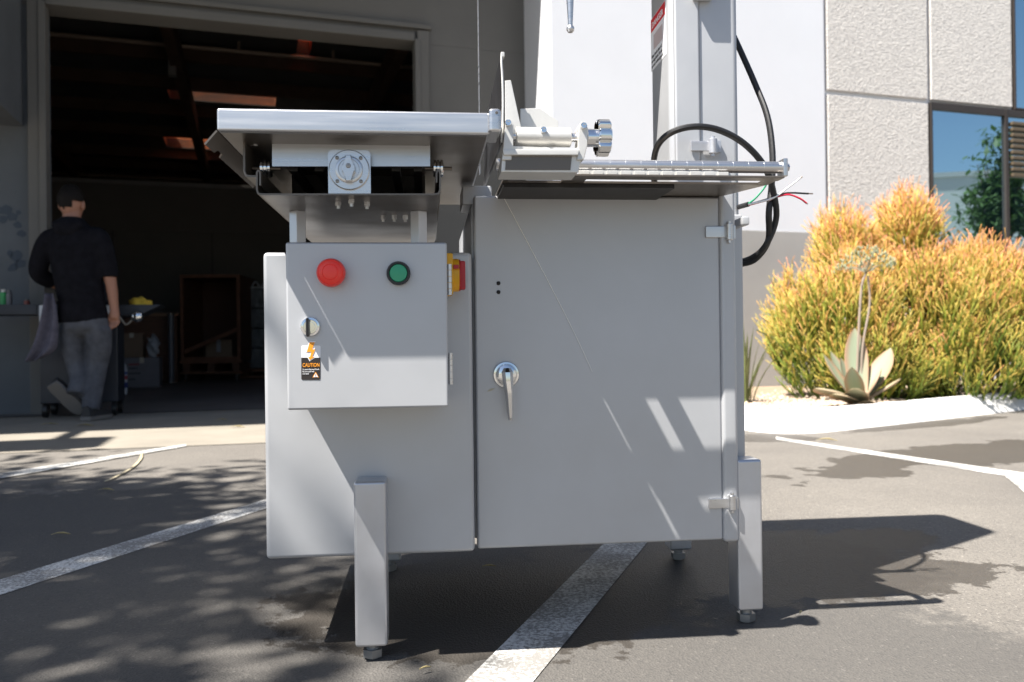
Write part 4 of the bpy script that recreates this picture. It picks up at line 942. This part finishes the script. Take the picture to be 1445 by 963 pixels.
# tall open crate on a castered pallet
YC = 11.9
q = WP(294, 535, YC); t = thing('wooden_crate', 'tall open brown wooden crate standing on a pallet dolly', 'crate', (q.x, q.y, .008), 4)
CFr = Frame((q.x, q.y, .008), 4)
zc0 = .30; zc1 = CFr.P(295, 388, 0).z; xc0 = CFr.P(255, 450, 0).x; xc1 = CFr.P(339, 450, 0).x; D_ = 1.0
def kb(name, x0, x1, y0, y1, z0, z1, m=PLY, par=None): bm = NB(); box(bm, x0, x1, y0, y1, z0, z1, .004); return obj(name, bm, m, par or t)
EDGE = mat('raw_wood_edge', (.17, .07, .035), .7, 0, .2, 8)
kb('side_panel', xc0, xc0 + .02, .02, D_, zc0, zc1); kb('side_panel', xc1 - .02, xc1, .02, D_, zc0, zc1); kb('top_panel', xc0 + .021, xc1 - .021, .02, D_, zc1 - .02, zc1); kb('back_panel', xc0 + .021, xc1 - .021, D_ - .02, D_, zc0, zc1 - .021, mat('dark_ply', (.07, .03, .018), .8)); kb('bottom_panel', xc0 + .021, xc1 - .021, .02, D_ - .021, zc0, zc0 + .02)
kb('frame_post', xc0 - .003, xc0 + .045, -.02, .019, zc0, zc1 + .002, EDGE); kb('frame_post', xc1 - .045, xc1 + .003, -.02, .019, zc0, zc1 + .002, EDGE); kb('frame_rail', xc0 + .046, xc1 - .046, -.02, .019, zc1 - .045, zc1 + .002, EDGE); kb('frame_rail', xc0 + .046, xc1 - .046, -.02, .019, zc0, zc0 + .05, EDGE)
bm = NB(); zq0, zq1 = CFr.P(258, 500, .05).z, CFr.P(330, 467, .05).z
prism(bm, [(xc0 + .03, .05, zq0), (xc0 + .03, .05, zq0 + .06), (xc1 - .04, .05, zq1 + .06), (xc1 - .04, .05, zq1)], (0, .03, 0), .003); obj('brace_board', bm, EDGE, t)
for k in range(3): kb('pallet_block', xc0 + .02 + k * (xc1 - xc0 - .14) / 2, xc0 + .12 + k * (xc1 - xc0 - .14) / 2, .0, .9, .14, zc0 - .042)
kb('pallet_board', xc0 - .02, xc1 + .02, -.03, .1, zc0 - .04, zc0 - .002, EDGE); kb('pallet_board', xc0 - .02, xc1 + .02, -.02, .9, .11, .139, EDGE)
for x in (xc0 + .06, xc1 - .06):
    for y in (.05, .85): bm = NB(); cyl(bm, (x - .018, y, .052), (x + .018, y, .052), .052, n=16); cs = obj('caster_wheel', bm, UNDER, t); bm = NB(); box(bm, x - .028, x + .028, y - .03, y + .03, .09, .112, .002); obj('caster_fork', bm, UNDER, cs)
tt_ = WP(313, 505, YC + .4); bm = NB(); box(bm, -.19, .19, -.16, .16, 0, .28, .006); o_ = thing('carton', 'small dim brown carton inside the wooden crate', 'box', (tt_.x, tt_.y, .008 + zc0 + .02), 4); obj('carton_shell', bm, CARD, o_); bm = NB(); box(bm, -.03, .03, -.162, .162, .1, .2815); obj('carton_label', bm, mat('lbl', (.3, .3, .32), .6), o_)
# wrapped pallet load
q = WP(385, 533, 12.6); t = thing('wrapped_pallet', 'pallet of dark boxes in clear stretch wrap beside the crate', 'pallet', (q.x, q.y, .008), 4)
hw = .46; zt2 = WP(360, 408, 12.6).z
WRAP = mat('stretch_wrap', (.10, .105, .11), .22, 0, .4, 7, .5, 14, dist=.03)
for r_ in range(4):
    za = .16 + (zt2 - .16) * r_ / 4; zb3 = .16 + (zt2 - .16) * (r_ + 1) / 4
    for c_ in range(2): bm = NB(); box(bm, -hw + c_ * hw + .004, -hw + (c_ + 1) * hw - .004, .0, .8, za + .003, zb3 - .003, .015); obj('wrapped_box', bm, WRAP, t)
for z in (.03, .13): bm = NB(); box(bm, -hw - .03, hw + .03, -.02, .82, z - .02, z + .02, .003); obj('pallet_deck', bm, EDGE, t)
for x in (-hw, 0, hw - .1): bm = NB(); box(bm, x, x + .1, 0, .8, .051, .109); obj('pallet_block', bm, PLY, t)
FILM = mat('film', (.5, .5, .5), .25, 0, .1, 10)
bm = NB(); tube(bm, [(-hw - .01, -.01, zt2 + .005), (-.2, -.012, zt2 + .012), (.2, -.012, zt2 + .002), (hw, -.01, zt2 + .01)], .012, 6, 4); obj('film_edge', bm, FILM, t)
for z in (.45, .75, 1.05): bm = NB(); tube(bm, [(-hw - .012, -.01, z * .9), (-hw + .05, -.014, z * .9 - .03), (-hw + .11, -.01, z * .9 - .01)], .010, 6, 4); obj('film_fold', bm, FILM, t)
for x in (-.38, -.25, -.1): bm = NB(); tube(bm, [(x - .06, .05, zt2), (x - .04, .05, zt2 + .07), (x, .05, zt2 + .1), (x + .05, .05, zt2 + .04)], .012, 6, 4); obj('film_curl', bm, FILM, t)

# ================================================================== PLANTS
def lerp3(a, b, t): return tuple(x + (y - x) * t for x, y in zip(a, b))
def ramp(t, stops):
    for (a, ca), (b, cb) in zip(stops, stops[1:]):
        if t <= b: return lerp3(ca, cb, max(0, (t - a) / (b - a)))
    return stops[-1][1]
ZB = .085
SD = 6.0
shc = WP(1268, 560, SD)
SH = thing('firestick_shrub', 'big rounded firestick shrub with yellow stems and orange pink tips', 'shrub', (shc.x, shc.y, ZB))
def slp(px, py, Y): v = WP(px, py, Y); return Vector((v.x - shc.x, v.y - shc.y, v.z - ZB))
lobes = [(slp(1185, 480, SD - .15), .50, .45, .55, 1.0), (slp(1305, 465, SD), .62, .6, .58, 1.3), (slp(1390, 470, SD + .05), .55, .5, .62, 1.1), (slp(1278, 340, SD + .25), .25, .32, .40, .8), (slp(1188, 355, SD + .3), .24, .28, .34, .6), (slp(1235, 395, SD + .2), .25, .3, .30, .5), (slp(1112, 410, SD + .15), .13, .2, .2, .07), (slp(1372, 408, SD + .2), .42, .45, .36, .7), (slp(1130, 470, SD + .1), .27, .3, .34, .45), (slp(1240, 520, SD - .35), .45, .3, .32, .7), (slp(1380, 520, SD - .35), .5, .3, .32, .7), (slp(1200, 420, SD + .05), .36, .35, .36, .55)]
rs = random.Random(11)
tw = [l[4] for l in lobes]
def stick(V, Fc, Cl, a, b, r0, r1, c0, c1, bend):
    base = len(V); d = (b - a); u, v = basis(d); mid = (a + b) / 2 + bend
    for p, r, t in ((a, r0, 0), (mid, (r0 + r1) / 2, .5), (b, r1, 1)):
        for k in range(3):
            q = p + (u * math.cos(2.094 * k) + v * math.sin(2.094 * k)) * r; V.append((q.x, q.y, q.z)); Cl.append(lerp3(c0, c1, t))
    V.append(tuple(b + d.normalized() * r1)); Cl.append(c1); tip = base + 9
    for s_ in (0, 3):
        for k in range(3): j = (k + 1) % 3; Fc.append((base + s_ + k, base + s_ + j, base + s_ + 3 + j, base + s_ + 3 + k))
    for k in range(3): Fc.append((base + 6 + k, base + 6 + (k + 1) % 3, tip))
GRN, YLG, YLW, ORG, PNK = (.10, .17, .02), (.34, .37, .05), (.74, .55, .12), (.82, .42, .14), (.84, .34, .22)
stopsS = [(0, GRN), (.30, YLG), (.58, YLW), (.82, ORG), (1.0, PNK)]
V, Fc, Cl = [], [], []; V2, F2, C2 = [], [], []
for i in range(3300):
    L_ = rs.choices(lobes, tw)[0]; c, rx, ry2, rz2 = L_[:4]
    while True:
        n_ = Vector((rs.gauss(0, 1), rs.gauss(0, 1), rs.gauss(.35, 1)))
        if n_.length > .1: n_.normalize()
        if n_.z > -.55: break
    rad = rs.uniform(.72, 1.03) ** .6
    tip = c + Vector((n_.x * rx, n_.y * ry2, n_.z * rz2)) * rad
    if tip.z < .03: tip.z = .03 + rs.random() * .06
    out = (Vector((n_.x, n_.y, n_.z * .6)) * .5 + Vector((0, 0, 1.0))).normalized()
    st_ = tip - out * rs.uniform(.16, .30) - n_ * .03; st_.z = max(.0, st_.z)
    hh = min(1, max(0, tip.z / 1.45)); warm = .25 + .42 * hh + .14 * max(0, n_.z) + rs.gauss(0, .11)
    stick(V2, F2, C2, st_, tip, .006, .0048, ramp(max(0, warm - .42), stopsS), ramp(min(1, max(0, warm - .2)), stopsS), Vector((rs.gauss(0, .012), rs.gauss(0, .012), 0)))
    for k in range(rs.randint(5, 8)):
        t = rs.uniform(.1, 1); a = st_.lerp(tip, t)
        d = (out + Vector((rs.gauss(0, .42), rs.gauss(0, .42), rs.gauss(.1, .25)))).normalized(); ln_ = rs.uniform(.06, .16)
        b = a + d * ln_; b.z = max(.02, b.z)
        w0 = warm + rs.gauss(0, .08) + .1 * (t - .5)
        stick(V, Fc, Cl, a, b, .0036, .0025, ramp(min(1, max(0, w0 - .24)), stopsS), ramp(min(1, max(0, w0 + .16)), stopsS), Vector((rs.gauss(0, .008), rs.gauss(0, .008), .004)))
# trunk fan
bm = NB()
for i in range(46):
    L_ = rs.choice(lobes); e = L_[0] + Vector((rs.gauss(0, .15), rs.gauss(0, .15), rs.gauss(0, .1))); e.z = max(.1, e.z); s0 = Vector((e.x * .35 + rs.gauss(0, .06), e.y * .35 + rs.gauss(0, .05), 0))
    tube(bm, [s0, s0.lerp(e, .5) + Vector((0, 0, .08)), e], lambda t: .014 * (1 - .6 * t), 6, 3)
obj('trunk', bm, mat('green_trunk', (.12, .13, .05), .7), SH)
data_obj('branches', V2, F2, STICKM, SH, C2, kind='stuff'); data_obj('foliage', V, Fc, STICKM, SH, Cl, kind='stuff')

# agave-like aloe with thick leaves and a flower stalk
ac = G(1213, 574, ZB); AG = thing('aloe_plant', 'broad-leaved grey green aloe with pinkish leaf edges in the gravel bed', 'plant', (ac.x, ac.y, ZB))
def leafmesh(px, py, dy, wid, droop=.0, base=(0, 0), dry=0.):
    v = WP(px, py, ac.y + dy); end = Vector((v.x - ac.x, dy, v.z - ZB)); st_ = Vector((base[0], base[1], .02))
    d = end - st_; hor = Vector((d.x, d.y, 0)); L_ = d.length
    mid = st_ + d * .5 + Vector((0, 0, -.10 * hor.length + droop)) ; mid += (hor.normalized() * .06 * L_ if hor.length > .05 else Vector())
    V, Fc, Cl = [], [], []; n = 14
    side = Vector((-hor.y, hor.x, 0)).normalized() if hor.length > .03 else Vector((1, 0, 0))
    if abs(side.x) < .35: side = (side + Vector((.55 if side.x >= 0 else -.55, 0, 0))).normalized()
    for i in range(n + 1):
        t = i / n; p = st_ * (1 - t) ** 2 + mid * 2 * t * (1 - t) + end * t * t; tg = ((mid - st_) * (1 - t) + (end - mid) * t).normalized()
        nrm = side.cross(tg).normalized(); nrm = nrm if nrm.z > 0 or nrm.y < 0 else -nrm
        wv = wid * 1.3 * (.62 + .9 * t - .35 * t * t) * (1 - max(0, (t - .45) / .55) ** 2.4) ** .9 if t < 1 else .001
        for k, (s_, hgt, e) in enumerate(((-1, .20, 1), (-.93, .17, .9), (-.5, .04, .1), (0, 0, 0), (.5, .04, .1), (.93, .17, .9), (1, .20, 1), (.5, -.07, .3), (0, -.13, .3), (-.5, -.07, .3))):
            q = p + side * s_ * wv + nrm * hgt * wv; V.append(tuple(q)); g = lerp3((.24, .30, .20), (.36, .41, .29), .5 * t)
            c_ = lerp3(g, (.50, .24, .15), e * .75); c_ = lerp3(c_, (.48, .38, .22), min(1, dry + max(0, t - .85) * 3 * .5)); Cl.append(c_)
    m = 10
    for i in range(n):
        for k in range(m): Fc.append((i * m + k, i * m + (k + 1) % m, (i + 1) * m + (k + 1) % m, (i + 1) * m + k))
    data_obj('leaf', V, Fc, AGAVEM, AG, Cl)
for a in ((1206, 463, .10, .055), (1162, 500, .05, .055), (1172, 496, .16, .05), (1257, 491, .02, .06), (1244, 520, -.06, .05), (1202, 518, -.13, .045), (1150, 548, -.06, .065, .06, (0, 0), .15), (1175, 556, -.2, .055, .05, (0, 0), .2), (1206, 548, -.24, .055, .05, (0, 0), .3), (1272, 534, -.02, .055, .04, (0, 0), .45), (1228, 566, -.20, .04, .02, (0, 0), .6), (1186, 505, .1, .045)): leafmesh(*a)
bm = NB(); f1 = WP(1222, 385, ac.y + .06); f1 = Vector((f1.x - ac.x, .06, f1.z - ZB)); tube(bm, [(0, .05, .03), (.02, .055, .4), f1 + Vector((-.03, 0, -.1)), f1], .008, 7); stk = obj('flower_stalk', bm, mat('stalk', (.30, .24, .19), .7), AG)
bm = NB(); tube(bm, [(.03, .05, .03), (.045, .055, .35), f1 + Vector((.02, 0, -.2)), f1 + Vector((.012, 0, -.02))], .007, 7); obj('flower_stalk', bm, MATS['stalk'], AG)
V, Fc, Cl = [], [], []; rf = random.Random(4)
for i in range(130):
    a = rf.uniform(0, 6.283); r_ = .19 * math.sqrt(rf.random()); e = f1 + Vector((r_ * math.cos(a), r_ * .7 * math.sin(a), .13 * (1 - (r_ / .2) ** 2) + rf.uniform(-.02, .03)))
    if i % 6 == 0: stick(V, Fc, Cl, f1, e, .003, .002, (.3, .28, .2), (.34, .33, .24), Vector((0, 0, .02)))
    dd = Vector((rf.gauss(0, .5), rf.gauss(0, .5), 1)).normalized() * .022; stick(V, Fc, Cl, e, e + dd, .004, .005, (.26, .30, .17), (.40, .43, .28), Vector())
data_obj('flower_head', V, Fc, STICKM, stk, Cl, kind='stuff')

# strappy clumps
def clump(px, py, n, hgt, sp, label, seed, col, rise=.9, dx=0):
    c = G(px, py, ZB); t = thing('strappy_plant', label, 'plant', (c.x, c.y, ZB)); r_ = random.Random(seed)
    for i in range(n):
        a = r_.uniform(0, 6.283); l = hgt * r_.uniform(.55, 1.05); o = r_.uniform(.05, sp); d = Vector((math.cos(a), math.sin(a), 0))
        p0 = d * r_.uniform(0, .05); p2 = d * o * 1.0 + Vector((0, 0, l)); p1 = d * o * .35 + Vector((0, 0, l * .6)); side = Vector((-d.y, d.x, 0)) * .6 + Vector((.5, 0, 0)); side.normalize()
        V, Fc, Cl = [], [], []
        for k in range(7):
            tt = k / 6; p = p0 * (1 - tt) ** 2 + p1 * 2 * tt * (1 - tt) + p2 * tt * tt; wv = .0095 * (1 - tt ** 2) + .0008
            for s_, z in ((-1, .003), (0, -.002), (1, .003), (0, .004)): q = p + side * s_ * wv + Vector((0, -z, z)); V.append(tuple(q)); Cl.append(lerp3(col, (.45, .42, .22), tt * .6 * r_.random() + .1))
        for k in range(6):
            for s_ in range(4): Fc.append((k * 4 + s_, k * 4 + (s_ + 1) % 4, k * 4 + 4 + (s_ + 1) % 4, k * 4 + 4 + s_))
        data_obj('leaf', V, Fc, STICKM, t, Cl)
    return t
clump(1052, 568, 34, .52, .30, 'green strappy yucca beside the white wall band', 5, (.13, .19, .06))
q = G(1470, 556, ZB); 
clump(1450, 556, 16, .5, .3, 'sparse yellow green strappy plant at the right flank of the firestick shrub', 6, (.26, .30, .07))

# trees: one mirrored in the window glass, one whose dappled shadow falls on the lot
def tree(name, label, base, trunk_h, crown, nleaf, leaf, seed, lm=LEAFM, lean=(0, 0)):
    t = thing(name, label, 'tree', base); r_ = random.Random(seed); bm = NB()
    cc = Vector(crown[0]); rad = Vector(crown[1])
    tube(bm, [(0, 0, 0), (cc.x * .15, cc.y * .15, trunk_h * .5), (cc.x * .5, cc.y * .5, trunk_h)], lambda q: .11 * (1 - .45 * q), 10); tops = []
    for i in range(16):
        a = r_.uniform(0, 6.283); e = cc + Vector((math.cos(a) * rad.x * r_.uniform(.3, .9), math.sin(a) * rad.y * r_.uniform(.3, .9), rad.z * r_.uniform(-.6, .8))); s0 = Vector((cc.x * .5, cc.y * .5, trunk_h * .98)); tops.append((s0, e))
        tube(bm, [s0, s0.lerp(e, .5) + Vector((0, 0, .15)), e], lambda q: .04 * (1 - .8 * q), 6, 3)
    obj('trunk', bm, BARK, t)
    V, Fc = [], []
    cl = [cc + Vector((r_.gauss(0, .45) * rad.x, r_.gauss(0, .45) * rad.y, r_.gauss(0, .45) * rad.z)) for _ in range(max(20, nleaf // 75))]
    for i in range(nleaf):
        c = r_.choice(cl) + Vector((r_.gauss(0, .19), r_.gauss(0, .19), r_.gauss(0, .12))); d = Vector((r_.gauss(0, 1), r_.gauss(0, 1), r_.gauss(-.3, .6))).normalized(); u, v = basis(d); l = leaf * r_.uniform(.6, 1.3); wv = l * .2; b = len(V)
        for q in (c, c + d * l * .5 + u * wv, c + d * l, c + d * l * .5 - u * wv): V.append(tuple(q))
        Fc.append((b, b + 1, b + 2, b + 3))
    data_obj('crown', V, Fc, lm, t, kind='stuff', sm=False)
    return t
tree('tree', 'leafy street tree whose dappled shadow falls on the lot asphalt', (-5.0, -1.2, 0), 3.4, ((1.0, 1.1, 5.0), (1.2, 1.45, .8)), 10500, .13, 21)
# mirrored tree and pale building across the lot
wpt = BF.wor((BF.P(1405, 300, FN).x, FN, 0)); wpt.z = 0; vdir = Vector((wpt.x, wpt.y, 0)).normalized(); rdir = vdir - bn_ * 2 * vdir.dot(bn_)
tp = wpt + rdir * 9.0
tree('tree', 'slim young tree mirrored in the tinted window glass', (tp.x, tp.y, 0), 1.9, ((0, .1, 3.1), (.55, .55, 1.1)), 3200, .2, 22)
ob = wpt + rdir * 20
OB = thing('office_block', 'pale panelled office block mirrored in the tinted window glass', 'building', (ob.x, ob.y, 0), math.degrees(math.atan2(rdir.y, rdir.x)) - 18)
bm = NB(); box(bm, .05, 10, -16, 16, 0, 5.5); obj('wall', bm, mat('pale_office', (.62, .62, .58), .8, 0, .03, 1), OB)
for k in range(8):
    for z0, z1 in ((0, 3.1), (3.14, 5.55)): bm = NB(); box(bm, 0, .05, -16 + k * 4 + .02, -12 + k * 4 - .02, z0, z1); obj('wall_panel', bm, MATS['pale_office'], OB)
bm = NB(); box(bm, -.05, 10.1, -16.1, 16.1, 5.551, 5.7); obj('parapet_cap', bm, mat('cap', (.5, .5, .48), .6), OB)

# fallen leaves and twigs
LT = mat('dry_leaf', (.42, .34, .16), .8, 0, .2, 40)
for i, (px, py, l, a) in enumerate(((86, 752, .05, 5), (150, 690, .06, -8), (1167, 620, .10, -20), (313, 592, .09, 10), (70, 598, .10, 30), (335, 602, .10, 4), (120, 600, .12, 0), (600, 940, .02, 30), (690, 797, .03, 5), (1130, 862, .02, 60))):
    q = G(px, py, .012); bm = NB()
    prof = [(-.5, 0), (-.2, .14), (.1, .16), (.5, 0), (.1, -.15), (-.2, -.13)]
    prism(bm, [(x * l, y * l * .6, .0 + .08 * l * math.cos(x * 4)) for x, y in prof], (0, 0, .0012)); o = obj('fallen_leaf', bm, LT); o.location = (q.x, q.y, .009); o.rotation_euler = (0, 0, R(a)); 
    if py < 610: tag(o, 'small dry leaf on the shaded concrete before the garage', 'leaf', 'dry leaves before the garage')
    elif px == 1167: tag(o, 'pale dry leaf on the asphalt beside the white curb', 'leaf')
    elif px < 200: tag(o, 'small dry leaf on the asphalt under the dappled tree shadow', 'leaf', 'dry leaves in the tree shadow')
    else: tag(o, 'tiny dry leaf scrap on the asphalt around the band saw feet', 'leaf', 'leaf scraps around the saw')
